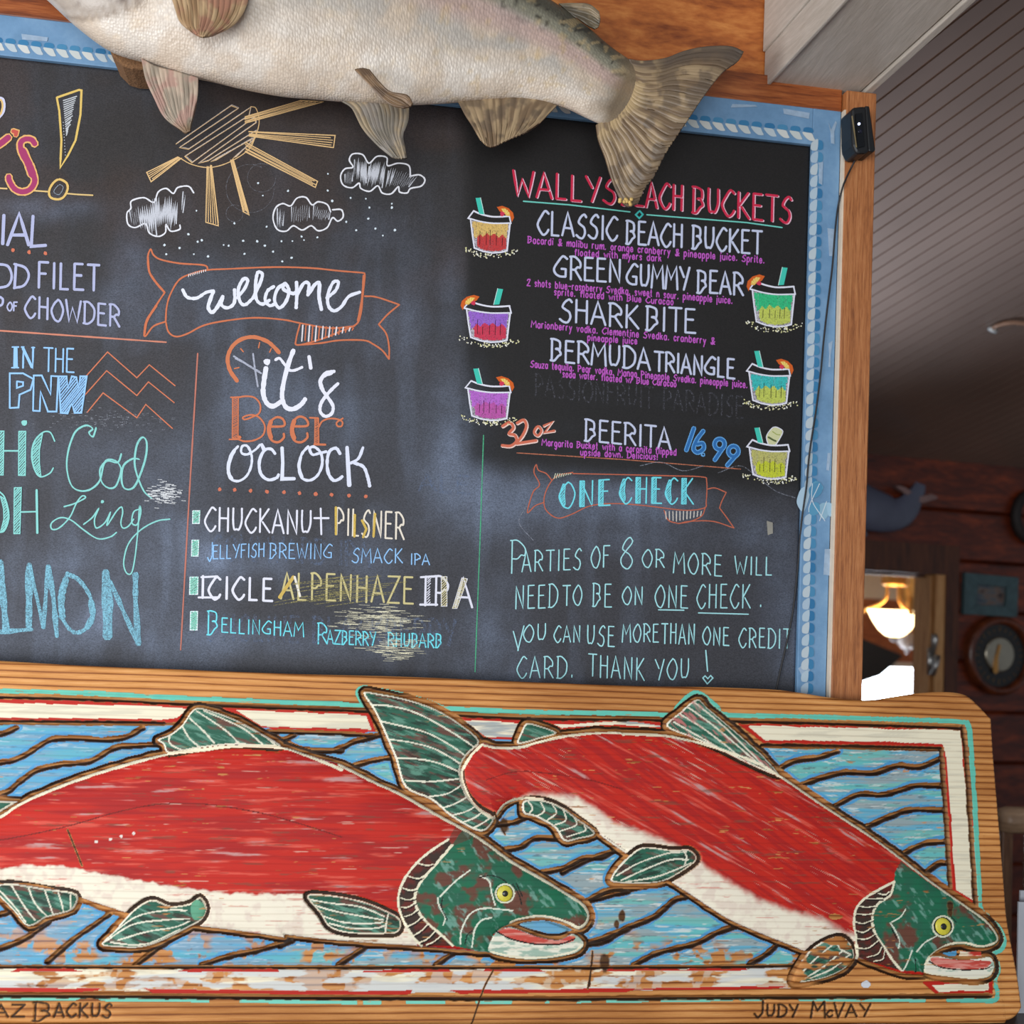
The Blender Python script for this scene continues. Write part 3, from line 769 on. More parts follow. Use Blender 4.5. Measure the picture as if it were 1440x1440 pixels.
# ---- welcome ribbon
ink = Ink(0.25)
for q in ('350,150 330,125 200,115 100,95 60,70 45,40 30,80 35,150 70,210 120,270', '120,270 80,330 25,420 10,490 20,500 60,450 125,425', '125,425 130,350 150,280 200,200 280,165 350,150 450,145 700,135 900,140 1050,155 1175,165',
          '1175,165 1186,180 1175,290 1165,380 1140,440 1050,480 950,520 830,550 820,520 840,440', '125,425 140,480 180,505 240,490 330,445 450,420 600,405 750,415 850,435 1000,460 1130,450', '1185,290 1250,295 1370,335',
          '1370,335 1310,385 1260,440', '1260,440 1300,490 1315,560 1315,625', '1315,625 1280,580 1230,545 1180,525 1050,525 950,540 830,550'):
    ink.line(K('z8', q), 2.3, ORANGE, .82, True)
ink.line(K('z8', '30,80 38,160 72,215 118,268'), 3.0, ORANGE, .82, True); ink.line(K('z8', '1180,180 1172,300 1150,420'), 3.2, ORANGE, .82, True); ink.line(K('z8', '75,340 25,420 12,490'), 3.6, ORANGE, .82, True)
for k in range(8):
    x_ = 856 + k * 36; ink.line(K('z8', '%d,%d %d,%d' % (x_, 444 + k * 2, x_ - 6, 530 - max(0, k - 2) * 11)), 1.9, (228, 222, 226), .8); ink.line(K('z8', '%d,%d %d,%d' % (x_ + 17, 446 + k * 2, x_ + 11, 526 - max(0, k - 2) * 11)), 1.8, ORANGE, .75)
for k in range(9): ink.line(K('z8', '%d,%d %d,%d' % (250 + k * 11, 172 - k * 3, 246 + k * 11.5, 186 - k * 3.4)), 1.1, (230, 226, 226), .8)
ink.build('ribbon_drawing', label='big orange chalk ribbon around the welcome')
ink = Ink(0.35)
for q, wd in (('215,255 240,295 290,300 340,270 380,262', 4.4), ('380,262 362,310 352,350 372,376 402,345 430,290', 5.2), ('430,290 422,335 455,352 490,325 492,255', 4.6), ('505,300 545,250 562,205 538,200 512,255 522,320 550,335 590,300', 4.6),
              ('590,300 628,220 640,172 615,165 604,230 608,305 640,332 680,310', 4.6), ('702,238 668,262 655,310 680,340 712,328', 4.6), ('762,222 722,250 705,310 730,352 765,320 782,262 762,222 752,252 800,275 822,268', 4.8),
              ('822,215 824,280 820,352', 4.8), ('822,290 860,222 888,226 882,285', 4.6), ('882,285 920,228 944,222 942,290 955,362', 5.0), ('982,300 1030,260 1045,216 1018,216 990,280 992,340 1022,368 1062,345 1100,292 1160,268', 4.6)):
    ink.line(K('z8', q), wd, (230, 232, 244), .84, True)
ink.build('welcome_lettering', label='white brush lettering')

# ---- it's beer o'clock
ink = Ink(0.25)
ink.line(K('z7', '275,390 222,310 207,222 240,140 310,86 400,72 490,102 540,142 580,186'), 5.4, (206, 124, 88), .9, True)
for q in ('300,155 320,178', '438,110 430,150', '522,155 510,182', '255,300 290,292'): ink.line(K('z7', q), 1.8, (206, 124, 88), .8)
for q, w_ in (('250,210 450,335', 2.6), ('390,192 402,290 425,430', 2.6), ('260,228 440,320', 1.2)): ink.line(K('z7', q), w_, (176, 180, 196), .66)
ink.build('clock_drawing', label='half a clock face in orange chalk')
ink = Ink(0.3); WW = (232, 232, 244)
for q, wd in (('484,295 468,400 464,480 488,548 535,572 592,540', 6.6), ('682,168 640,285 606,430 602,520 630,580 680,592 735,562 768,520', 6.4), ('550,238 582,226 620,272 652,310 692,312 745,290', 3.8), ('795,212 808,298', 5.2),
              ('978,320 918,332 876,384 884,440 925,500 968,570 958,625 912,645 876,610 882,552 922,492 968,442 1005,408', 4.6), ('960,330 900,355 878,400 895,455', 5.2)): ink.line(K('z7', q), wd, WW, .9, True)
x_, y_ = K('z7', '492,254')[0]; ink.dot(x_, y_, 5.0, WW, .9)
ink.build('its_lettering', label='white brush lettering')
ink = Ink(0.15); OB = (206, 122, 88)
pl = K('z7', '242,512 284,510 282,806 240,802'); ink.line(pl, 1.5, OB, .85, closed=True); ink.hatch(pl, -.5, 2.0, 1.2, OB, .85)
for q, wd, cu in (('228,508 300,505', 2, 0), ('218,812 290,812', 2, 0), ('285,508 340,500 400,510 440,556 436,620 380,652 330,668 318,652 372,635 430,650 474,710 462,780 400,818 330,826 285,812', 2.4, 1), ('502,720 612,714 606,666 560,652 512,690 498,750 522,815 572,832 612,800 612,770', 3.2, 1),
                  ('520,680 505,740 520,800', 6.0, 1), ('668,718 782,713 772,664 722,648 678,690 665,760 690,820 740,832 782,800 782,766', 3.2, 1), ('688,676 672,740 688,806', 6.0, 1), ('800,655 862,658', 2.4, 0), ('832,848 914,850', 2.8, 0),
                  ('866,722 890,682 940,662 1000,666 1036,686 1030,716 1002,716 996,690 1040,660', 2.4, 1)): ink.line(K('z7', q), wd, OB, .88, bool(cu))
pl = K('z7', '838,660 864,662 866,842 836,842'); ink.line(pl, 1.6, OB, .85, closed=True); ink.hatch(pl, -.5, 2.0, 1.3, OB, .85)
x_, y_ = K('z7', '292,796')[0]; ink.dot(x_, y_, 2.6, OB)
ink.build('beer_lettering', label='orange serif lettering')
ink = Ink(0.35)
for q, wd, cu in (('282,862 232,920 208,1010 222,1090 280,1114 340,1080 375,1010 380,930 350,862 312,862 306,908 350,920 410,884 440,850', 3.4, 1), ('258,890 222,970 215,1050 240,1098', 4.0, 1), ('452,848 470,886', 5.2, 0), ('550,916 520,882 472,892 436,970 446,1060 500,1104 560,1090 575,1066', 4.2, 1),
                  ('600,872 605,980 600,1098 690,1096', 4.8, 0), ('790,862 742,920 722,1010 742,1088 800,1108 858,1070 890,990 880,910 832,866 800,880 820,922 870,912 920,900', 3.8, 1), ('735,940 722,1010 745,1085', 4.4, 1), ('1020,916 990,876 942,900 926,980 936,1060 972,1108 1010,1100 1036,1080', 4.4, 1),
                  ('1070,868 1086,1144', 5.6, 0), ('1186,870 1152,950 1092,986', 4.0, 1), ('1120,982 1188,1010 1218,1080 1234,1150', 4.6, 1)): ink.line(K('z7', q), wd, (222, 226, 242), .84, bool(cu))
ink.build('oclock_lettering', label='white capitals')
ink = Ink(0.1)
for k, xx in enumerate((160, 230, 302, 377, 457, 528, 602, 675, 755, 833)): x_, y_ = K('b2', '%d,%d' % (xx, 157 + k * 3.7))[0]; ink.dot(x_, y_, 2.8, (206, 118, 92), .9)
ink.build('dotted_rule', label='row of orange chalk dots'); ink = Ink(.1)
for q in ('73,1407', '163,1418', '255,1425'): x_, y_ = K('a1', q)[0]; ink.dot(x_, y_, 2.8, (206, 118, 92), .9)
ink.build('dotted_rule', label='row of orange chalk dots')

# ---- beers on tap
ink = Ink(0.2)
write(ink, 'CHUCKANU', 288, 746, 438, 751, 33, 2.7, WHITE, .86, .2); ink.line(K('b2', '625,245 628,365'), 2.7, WHITE, .85); ink.line(K('b2', '595,290 662,290'), 2.7, WHITE, .85)
write(ink, 'PILSNER', 472, 752, 568, 758, 37, 2.5, (232, 222, 206), .84, .24)
for q in ('695,240 695,365', '782,275 780,375', '815,300 835,340 820,378', '875,270 868,375'): ink.line(K('b2', q), 3.4, (214, 182, 92), .68)
ink.build('beer_name')
ink = Ink(0.2)
write(ink, 'J', 291, 790, 299, 789, 26, 1.7, SKY, .76); write(ink, 'ELLYFISH', 299, 786, 372, 783, 19, 1.6, SKY, .74, .2); write(ink, 'BREWING', 379, 785, 467, 786, 21, 1.6, SKY, .74, .22); ink.build('beer_name'); ink = Ink(.2); write(ink, 'SMACK', 495, 791, 566, 792, 20, 1.7, SKY, .78, .24); write(ink, 'IPA', 577, 794, 604, 794, 15, 1.7, SKY, .78, .2)
ink.build('beer_name')
ink = Ink(0.2)
write(ink, 'ICICLE', 282, 841, 383, 845, 31, 3.4, WHITE, .88, .3); ink.line(K('b2', '75,562 150,558'), 3, WHITE, .88); ink.line(K('b2', '62,655 158,655'), 3, WHITE, .88)
write(ink, 'ALPENHAZE', 395, 842, 581, 849, 37, 2.8, (206, 194, 140), .74, .26); ink.line(K('b2', '500,560 435,655'), 4.6, (206, 176, 96), .76); ink.line(K('b2', '505,560 530,650'), 3.4, (232, 226, 214), .8)
for k in range(26):
    yy = 560 + k * 4.6; xx = 400 + random.uniform(0, 250); ink.line(K('b2', '%d,%d %d,%d' % (xx, yy + 22, xx + random.uniform(150, 400), yy - 8)), 1.2, (176, 166, 110), .44)
write(ink, 'IPA', 594, 851, 664, 855, 41, 3.0, WHITE, .86, .34)
for q in ('1085,562 1150,558', '1082,688 1162,688'): ink.line(K('b2', q), 3, WHITE, .86)
pl = K('b2', '1118,565 1130,565 1128,685 1114,685'); ink.hatch(pl, -.8, 2.4, 1.2, WHITE, .8)
pl = K('b2', '1180,560 1206,560 1206,695 1180,695'); ink.line(pl, 1.2, WHITE, .8, closed=True); ink.hatch(pl, -.8, 2.4, 1.2, (214, 204, 160), .8)
pl = K('b2', '1275,565 1300,570 1252,705 1232,705'); ink.line(pl, 1.2, WHITE, .8, closed=True); ink.hatch(pl, .5, 2.4, 1.2, (214, 204, 160), .8)
ink.build('beer_name')
ink = Ink(0.2)
write(ink, 'B', 291, 892, 307, 891, 33, 2.0, CYAN, .8); write(ink, 'ELLINGHAM', 311, 889, 427, 896, 20, 1.8, CYAN, .78, .22); ink.build('beer_name'); ink = Ink(.2); write(ink, 'R', 446, 905, 460, 905, 29, 2.0, CYAN, .8); write(ink, 'AZBERRY', 460, 905, 528, 908, 19, 1.9, CYAN, .8, .2); ink.build('beer_name'); ink = Ink(.2); write(ink, 'RHUBARB', 545, 909, 621, 911, 19, 1.9, CYAN, .8, .2)
ink.build('beer_name')
ink = Ink(0.5)
for t, q in (('COMMYARD IPA', (296, 786, 520, 796, 34)), ('BHOLINE BLACKBERRY', (292, 900, 640, 908, 36)), ('ALE', (590, 690, 660, 694, 24))): ink = Ink(.5); write(ink, t, *q, 4.0, (120, 136, 166), .38, .2); ink.build('wiped_lettering', label='faint wiped off lettering')
# scrubbed chalk patch: many dry streaks
ink = Ink(0.3)
for k in range(300):
    u, v = random.gauss(0, .5), random.gauss(0, .5)
    if u * u + v * v > 1.2: continue
    cx = 530 + 62 * u; cy = 872 + 22 * v
    if k > 190: cx = 556 + 34 * random.gauss(0, .5); cy = 912 + 17 * random.gauss(0, .5)
    ink.line([(cx - random.uniform(4, 11), cy), (cx + random.uniform(4, 11), cy + .6)], random.uniform(.5, 1.2), (232, 226, 196), random.uniform(.5, .72), taper=True)
for k in range(120):
    cx = 232 + 11 * random.gauss(0, 1); cy = 694 + 7 * random.gauss(0, 1); ink.line([(cx - 3, cy), (cx + 3, cy + .4)], .8, (222, 224, 226), .62)
    cx = 150 + 40 * random.gauss(0, 1); cy = 590 + 10 * random.gauss(0, 1); ink.line([(cx - 2, cy), (cx + 2, cy + .2)], .5, (190, 194, 206), .44)
put(ink.build('dry_chalk_streaks', label='rubbed chalk streaks'), kind='stuff')
ink = Ink(0.2)
for q in ('37,257 68,257 66,314 36,314', '33,392 63,392 60,464 31,464', '24,562 60,562 58,640 22,640', '27,720 58,720 56,804 25,804'):
    pl = K('b2', q); ink.fill(pl, (190, 214, 210), .5); ink.line(pl, 1.8, (222, 234, 238), .86, closed=True); ink.hatch(pl, -.7, 2.6, 1.2, (120, 214, 186), .8)
ink.build('bullet_marks', label='four white and mint chalk bullets')

# ---- left column
ink = Ink(0.15)
pl = K('zb', '575,268 800,190 825,196 815,440 765,700 690,850 610,978 622,700 600,400'); ink.line(pl, 3.0, (222, 190, 108), .92, closed=True)
for k in range(17): yy = 285 + k * 22; ink.line(K('zb', '%d,%d %d,%d' % (640 + k * 2, yy + 14, 640 + max(30, 130 - k * 5) + random.uniform(-10, 10), yy - 30)), 1.5, (196, 200, 204), .7)
for k in range(12): ink.dot(*K('zb', '%d,%d' % (640 + k * 2, 520 + k * 30))[0], .8, (180, 184, 190), .7)
ink.line(K('zb', '600,1096 670,1130 685,1190 650,1268 590,1298 512,1278 498,1210 540,1132'), 3.2, (222, 186, 112), .92, True, True)
ink.line(K('zb', '600,1150 640,1180 600,1250 545,1220'), 1.0, (150, 160, 170), .6, True, True)
ink.line(K('zb', '0,1186 70,1190'), 2.2, (222, 190, 130), .85); ink.line(K('zb', '340,1210 480,1220'), 2.2, (222, 190, 130), .85); ink.line(K('zb', '680,1240 800,1250 940,1257'), 2.0, (222, 190, 130), .74)
SP = K('zb', '355,740 318,694 252,690 208,732 222,830 290,950 342,1060 348,1130 300,1200 220,1222 145,1190 95,1110 88,1064')
for wd, c in ((11.5, (226, 176, 112)), (7.2, (166, 66, 108))): ink.line(SP, wd, c, .93, True); ink.line(K('zb', '222,800 290,940 330,1050'), wd + 3, c, .93, True); ink.line(K('zb', '-20,750 30,715 88,668'), wd + 1, c, .93); ink.line(K('zb', '130,608 165,618 158,648'), wd * .75, c if wd > 9 else (196, 90, 80), .93)
ink.line(K('zb', '-10,268 30,285 44,350 30,420 -10,470'), 3.6, (204, 204, 226), .9, True); ink.line(K('zb', '-10,285 15,300 26,350 12,420 -10,450'), 2.6, (222, 186, 120), .9, True)
ink.build('shop_title_lettering', label='magenta and yellow outlined lettering')
ink = Ink(0.2); LB = (176, 180, 212)
for q in ('22,1210 15,1372', '42,1378 108,1200 162,1378', '68,1322 140,1322', '186,1215 176,1386 258,1380'): ink.line(K('a1', q), 4.6, LB, .86)
ink.line(K('a5', '-10,165 45,178 66,235 45,285 -10,300'), 3.6, LB, .86, True); ink.line(K('a5', '90,165 82,300'), 3.8, LB, .86); ink.line(K('a5', '80,165 140,185 162,232 135,285 78,300'), 3.6, LB, .86, True)
write(ink, 'FILET', 53, 405, 139, 409, 36, 3.7, LB, .86, .26)
ink.line(K('a5', '-10,345 15,362 12,392 -10,402'), 3.4, LB, .86, True); write(ink, 'OF', 10, 437, 24, 437, 12, 2.2, LB, .85, .2); write(ink, 'CHOWDER', 35, 446, 168, 460, 30, 3.1, LB, .86, .22)
ink.build('special_lettering', label='pale lavender capitals')
ink = Ink(0.2)
write(ink, 'IN', 17, 517, 48, 517, 29, 2.6, SKY, .86, .4)
for q in ('68,632 105,632', '65,748 105,748', '120,632 135,632', '178,635 195,635'): ink.line(K('a5', q), 2, SKY, .84)
ink.line(K('a5', '90,640 92,745'), 4.4, SKY, .84); ink.line(K('a5', '130,640 180,745'), 4.0, SKY, .84)
write(ink, 'THE', 61, 522, 104, 524, 33, 2.3, SKY, .84, .16)
for q in ('55,975 55,780 130,780 188,812 172,872 110,900 104,972', '95,825 130,830 130,850 95,862', '186,990 190,792 235,792 285,900 288,795 328,797 318,995 270,995 228,880 224,992'): ink.line(K('a5', q), 2.4, SKY, .86, closed=True)
pl = K('a5', '330,797 375,797 382,860 404,797 430,802 442,860 452,797 488,797 458,1002 420,1002 404,950 380,1005 342,1002'); ink.hatch(pl, -.9, 2.8, 1.8, SKY, .7); ink.line(pl, 2.4, SKY, .86, closed=True)
ink.build('region_lettering', label='sky blue outlined capitals')
ink = Ink(0.2)
for q in ('485,795 605,660 770,805 840,732 985,850', '475,905 600,765 770,905 835,828 980,945', '490,1000 580,890 770,1030 820,955 970,1090'): ink.line(K('a5', q), 1.6, (206, 122, 92), .8)
ink.build('mountain_drawing', label='three orange zigzag mountain lines')
ink = Ink(0.2); MT = (140, 208, 202)
def stem(k, crop, q, c=MT, g=2.6): pl = K(crop, q); k.fill(pl, c, .4); k.hatch(pl, -.85, g, 1.5, c, .86); k.line(pl, 1.4, c, .84, closed=True)
stem(ink, 'a5', '-22,1105 22,1105 18,1352 -22,1352'); ink.line(K('a5', '20,1216 102,1216'), 2.2, MT, .84); stem(ink, 'a5', '106,1106 145,1106 142,1354 104,1354'); ink.dot(*K('a5', '136,1058')[0], 4.2, MT)
ink.line(K('a5', '308,1162 282,1112 238,1114 190,1170 178,1250 198,1330 230,1362 280,1342 300,1312'), 2.0, MT, .84, True); stem(ink, 'a5', '240,1118 206,1140 182,1200 182,1270 200,1335 232,1360 222,1290 222,1210')
ink.line(K('b1', '-6,282 28,322 50,420 28,500 -6,516'), 2.2, MT, .84, True); stem(ink, 'b1', '2,310 30,330 48,420 28,496 2,512 22,440 20,380'); stem(ink, 'b1', '80,264 120,262 112,522 78,522')
ink.line(K('b1', '116,400 206,398'), 2, MT, .84); ink.line(K('b1', '206,276 210,518'), 3.2, MT, .84)
ink.build('fish_name_lettering', label='hatched mint capitals')
ink = Ink(0.3)
C1 = '540,1085 522,1135 500,1112 520,1090 480,1072 420,1112 382,1220 376,1320 402,1410 450,1440 510,1430 560,1382 580,1300 602,1266 650,1272 680,1320 652,1410 610,1424 572,1390 562,1320 600,1272 660,1280 682,1232'
C2 = '782,1262 742,1260 692,1300 682,1380 702,1428 750,1420 790,1340 820,1240 822,1160 796,1140 766,1190 756,1290 780,1380 812,1446 850,1480'
for q in (C1, C2): ink.line(K('a5', q), 1.9, MT, .8, True); ink.line(K('a5', q) + rng.normal(0, .5, 2) + (.9, .6), 1.1, MT, .7, True)
ink.build('cod_lettering', label='looping mint script')
ink = Ink(0.25)
for q in ('360,370 420,352 480,320 462,310 430,350 392,430 332,490 292,496 290,462 340,432 400,446 470,500 550,550 620,540 655,515', '470,470 520,430 555,380 532,440 542,490 590,460 622,400', '622,400 602,475 652,400 682,372 690,402 680,460 692,490 722,480 752,440',
          '790,382 752,400 742,460 772,470 792,402 785,372 776,500 760,650 740,742 710,740 696,680 722,580 790,502 880,452 955,440'): ink.line(K('b1', q), 2.0, MT, .82, True)
ink.dot(*K('b1', '577,342')[0], 2.4, MT)
ink.build('ling_lettering', label='thin mint script')
ink = Ink(0.6); SB = (136, 194, 214)
for q, wd, cu in (('0,680 16,860 34,1060', 8.5, 0), ('-6,1076 180,1060', 6.5, 0), ('165,695 162,1050', 9.5, 0), ('168,705 245,1050', 5.5, 0), ('245,1050 270,705', 5.5, 0), ('272,705 300,880 320,1100', 7, 0), ('380,742 342,850 342,970 390,1058 440,1078 498,1040 524,960 500,860 440,780 382,750', 5.5, 1),
                  ('370,780 346,880 350,990', 9, 1), ('508,900 522,980 490,1050', 8, 1), ('594,738 605,920 605,1100', 13, 0), ('620,790 690,950 770,1130', 6.5, 0), ('762,752 762,900 778,1140', 8, 0)): ink.line(K('b1', q), wd, SB, .55, bool(cu))
ink.build('salmon_lettering', label='rough pale blue capitals')

# ---- sun, clouds, snow
ink = Ink(0.25)
zz = '990,810 1300,594 1340,610 1010,830 1060,840 1410,604 1400,650 1040,880 1080,915 1430,660 1440,690 1115,920 1170,905 1440,735 1440,770 1185,910 1215,900 1415,780 1400,815 1310,890 1330,880 1440,770'
ink.line(K('a1', zz), 1.25, TAN, .74); ink.line(K('a1', zz) + (.8, -1.2), .8, (210, 200, 196), .6)
ink.line(K('a1', '1000,882 1080,925 1180,942 1290,912 1400,840 1440,760'), 1.3, TAN, .78, True); ink.line(K('a2', '-30,600 0,610 18,680 0,760 -40,830'), 1.2, TAN, .76, True)
for crop, A, B, C_, D in (('a1', '1000,885', '825,970', '1020,890', '850,1022'), ('a1', '1165,940', '1158,1250', '1190,930', '1228,1270'), ('a1', '1300,900', '1368,1190', '1312,895', '1402,1210'), ('a2', '-40,740', '445,762', '-40,765', '436,830'), ('a2', '-60,800', '346,1020', '-60,850', '334,1054'), ('a2', '-60,660', '250,566', '-60,690', '380,572')):
    a_, b_, c_, d_ = (K(crop, q)[0] for q in (A, B, C_, D))
    for t in np.linspace(0, 1, 6): ink.line([a_ + (c_ - a_) * t + rng.normal(0, .5, 2), b_ + (d_ - b_) * t - (b_ - a_) * random.uniform(0, .08)], 1.15, TAN, .76)
    ink.line([a_, b_, d_, c_], 1.5, TAN, .8)
ink.build('sun_drawing', label='scribbled sun with rays in tan chalk')
CL = (230, 230, 236)
for k_, (crop, q, zg) in enumerate((('a1', '1090,1085 1060,1048 1000,1055 975,1088 935,1060 890,1080 865,1138 810,1112 740,1130 736,1172 714,1200 720,1260 760,1280 818,1258 840,1310 890,1330 930,1308 934,1264 960,1300 1010,1290 1012,1265', [((730, 1190), (860, 1140), (740, 1250), (880, 1310), 12), ((870, 1120), (1000, 1110), (880, 1300), (990, 1270), 12), ((1030, 1080), (1045, 1080), (1020, 1200), (1030, 1190), 4)]),
                       ('a2', '430,1180 480,1180 490,1220 460,1244 430,1225 400,1280 350,1298 310,1270 260,1294 210,1270 170,1300 120,1290 96,1230 110,1170 150,1145 195,1158 230,1115 280,1110 315,1152 350,1135 400,1150 420,1192', [((120, 1180), (160, 1175), (120, 1270), (150, 1280), 6), ((200, 1170), (300, 1150), (200, 1250), (300, 1230), 9), ((325, 1160), (420, 1190), (320, 1230), (410, 1230), 10)]),
                       ('a2', '870,990 920,984 950,1010 930,1046 870,1060 850,1085 808,1080 800,1050 760,1090 710,1085 685,1045 640,1076 590,1060 580,1030 540,1056 490,1040 476,990 500,950 545,940 525,900 545,866 600,870 635,918 680,880 735,886 740,932 800,918 860,932 868,990', [((500, 970), (545, 970), (500, 1030), (540, 1030), 7), ((555, 890), (620, 920), (550, 990), (620, 1040), 10), ((640, 920), (730, 920), (620, 1030), (710, 1050), 12), ((750, 940), (900, 1000), (730, 1050), (860, 1050), 14)]))):
    ink = Ink(0.3); ink.line(K(crop, q), 2.1, CL, .88, True, k_ == 2)
    for a_, b_, c_, d_, n_ in zg: ink.zig(K(crop, '%d,%d' % a_)[0], K(crop, '%d,%d' % b_)[0], K(crop, '%d,%d' % c_)[0], K(crop, '%d,%d' % d_)[0], n_, 1.7, (200, 202, 210), .72)
    ink.build('cloud_drawing', label='white chalk cloud with scribbled middle')
ink = Ink(0.1)
for crop, q in (('a1', '1105,1185 1318,1256 1060,1318 925,1378 1010,1395 1112,1360 1135,1352 1258,1378 1286,1382 1368,1355 1090,1430 935,1430'), ('a2', '12,1030 38,1100 60,1275 180,1074 404,1072 405,978 428,1130 532,1113 618,1118 764,1146 764,1168 638,1168 632,1230 508,1248 563,1295 672,1286 782,1294 714,1325 256,1330 205,1356 143,1357 270,1350 345,1335 6,1358 50,1382 96,1415'), ('a6', '200,130 148,150'), ('a5', '1170,122 1375,108')):
    for x_, y_ in K(crop, q): ink.dot(x_, y_, random.uniform(1.1, 1.9), (216, 228, 236), .85)
put(ink.build('snow_dots', label='pale chalk specks'), kind='stuff')
# faint loops left from older drawings
ink = Ink(0.4)
for q in ('740,712 730,735 750,760', '1010,665 1040,655 1062,668 1090,690 1118,700', '900,655 930,650 960,662 990,655'): ink.line(K('p', q), 1.0, (150, 154, 166), .48, True)
for k in range(9): ink.line(K('b4', '%d,%d %d,%d %d,%d' % (175, 60 + k * 70, 190 - (k % 2) * 8, 90 + k * 70, 165, 125 + k * 70)), 1.0, (160, 170, 190), .5, True)
for cx, cy, r_ in ((352, 265, 34), (368, 250, 20), (330, 300, 12)):
    an = np.linspace(0, 5.2, 12); ink.line(np.stack([cx + r_ * np.cos(an), cy + r_ * np.sin(an)], 1), .9, (130, 132, 140), .45, True)
put(ink.build('wiped_outlines', label='faint loops of older chalk'), kind='stuff')
mb = MB(); q = on_plane(K('a8', '-8,690 25,700 26,760 -2,770'), (0, YB, 0), (0, 1, 0)); mb.prism([p - (0, .0015, 0) for p in q], (0, .001, 0))
mb.build('tape_scrap', plain('grey_tape', (150, 146, 136), .7), board)

# ---- rope painted round the frame, peeled tape on the frame
def rope():
    ink = Ink(0)
    def sec(p, t, n_, k, flip):      # one twist: dark pad on the outside, pale strand on the inside
        pad = np.array([p + n_ * 7.5 + t * a + n_ * b for a, b in ((-4.5, -1.5), (-2, -4), (3, -4), (5, -1), (5, 3), (2, 4.4), (-4, 4), (-5, 1))])
        ink.fill(smooth(pad, True, 3), random.choice([(62, 122, 164), (74, 132, 172), (88, 142, 178)]), .95)
    return ink
ink = Ink(0)
def twist(p, t, n_, dark):
    ink.fill(smooth(np.array([p + t * a + n_ * b for a, b in ((-6.4, 3.6), (-6.6, 8.0), (-3, 9.8), (3, 9.8), (6.4, 8.0), (7.2, 3.6), (0, 2.6))]), True, 4), dark, .95)
    ink.fill(smooth(np.array([p + t * a + n_ * b for a, b in ((-8, 2.2), (-1, 2.6), (5.5, 1.8), (8.5, -3), (11, -7.6), (4, -8.2), (-2.6, -4.4))]), True, 4), random.choice([(196, 202, 200), (206, 208, 204), (184, 196, 202)]), .86)
A, B = np.array([-4.0, 62.0]), np.array([1136.0, 189.0])
DK = [(58, 116, 160), (66, 126, 168), (78, 136, 174)]
nt_ = 64; dirx = (B - A) / np.linalg.norm(B - A)
for k in range(nt_):
    twist(A + (B - A) * k / (nt_ - 1), dirx, np.array([dirx[1], -dirx[0]]), random.choice(DK))
A2, B2 = np.array([1148.0, 204.0]), np.array([1134.0, 968.0]); dv = (B2 - A2) / np.linalg.norm(B2 - A2)
n2 = 46
for k in range(n2):
    p = A2 + (B2 - A2) * (k / (n2 - 1)); n_ = np.array([1.0, 0.02]); t = dv
    if not 690 < p[1] < 726:
        ink.fill(smooth(np.array([p + t * a + n_ * b for a, b in ((-6, 2.5), (-6.5, 7), (-3, 9.5), (4, 9.5), (6.4, 7.5), (6, 2.8))]), True, 4), random.choice(DK), .9)
        ink.fill(smooth(np.array([p + t * a + n_ * b for a, b in ((6, -7.5), (-3, -6.8), (-8.6, 1.2), (-4, 2.6), (6.5, 1.4), (8, -3))]), True, 4), random.choice([(176, 194, 206), (168, 188, 204), (186, 198, 204)]), .8)
ink.line(K('a8', '300,505 270,480 245,515'), 7, (96, 152, 182), .9, True)
for q, c in (('165,560 190,505 235,500 230,560 200,640 165,600', (170, 196, 214)), ('235,500 290,470 306,520 270,560 235,545', (84, 140, 174)), ('290,600 330,590 345,640 320,680 290,660', (140, 176, 196)), ('245,590 285,590 290,640 250,660 225,630', (92, 150, 182)), ('330,590 366,600 366,655 340,660', (150, 184, 206))): ink.fill(smooth(K('a8', q), True, 4), c, .9)
for q in ('250,480 250,580 320,690', '290,480 235,600 230,640', '330,580 290,690'): ink.line(K('a8', q), 1.0, (206, 216, 222), .8, True)
rope_o = ink.build('painted_rope', frame, YFR, 'pale rope painted round the frame')
M_TAPE = plain('peeled_tape', (150, 172, 194), 0.6, 0, .12, 90)
def scrap(q):
    mb = MB(); p = on_plane(q, (0, YFR - 0.0012, 0), (0, 1, 0)); mb.prism(p, (0, .0008, 0)); mb.build('tape_scrap', M_TAPE, frame)
for crop, q in (('a1', '120,190 270,210 265,232 125,222'), ('a4', '85,610 235,635 230,668 90,640'), ('a4', '285,915 310,910 305,1040 285,1030'), ('a4', '340,690 355,730 380,680 388,690 372,740 374,810 355,805 352,745'), ('a4', '335,1283 382,1290 362,1440 345,1440'), ('p', '1165,483 1171,479 1168,500 1168,516 1165,516 1166,498'), ('p', '1164,637 1168,637 1166,662 1162,661'),
                ('p', '1160,772 1171,772 1170,810 1158,808'), ('b4', '170,640 215,605 240,640 215,690 190,680'), ('a3', '1240,585 1370,590 1380,600 1230,605')): scrap(K(crop, q))

# ================================================================== the carved salmon plank
XL = -230.0
top_edge = K('p', '-230,916 -100,924 0,929 120,936 250,941 400,947 560,951 700,957 800,961 900,964.5 1000,966 1080,969 1120,973 1160,979.5 1200,984 1230,984 1262,979 1290,975 1320,973 1345,974 1362,979 1378,993 1395,1011')
right_edge = K('p', '1395,1011 1398,1060 1403,1120 1408,1180 1413,1240 1417,1290 1424,1330 1432,1372 1438,1417')
bot_edge = K('p', '-230,1441 200,1440.5 800,1440.5 1200,1440 1396,1439.5 1413,1437 1429,1430 1438,1417')
NX, NY = 1480, 420
def crv(p, n): return resample(smooth(p, False, 8), n)
def by_x(p, n):
    p = smooth(p, False, 8); r = resample(p, 4000)
    # even in x, with extra samples where the edge is steep
    return resample(p, n)
te = by_x(top_edge, NX); be = by_x(bot_edge, NX); rgt = by_x(right_edge, NY)
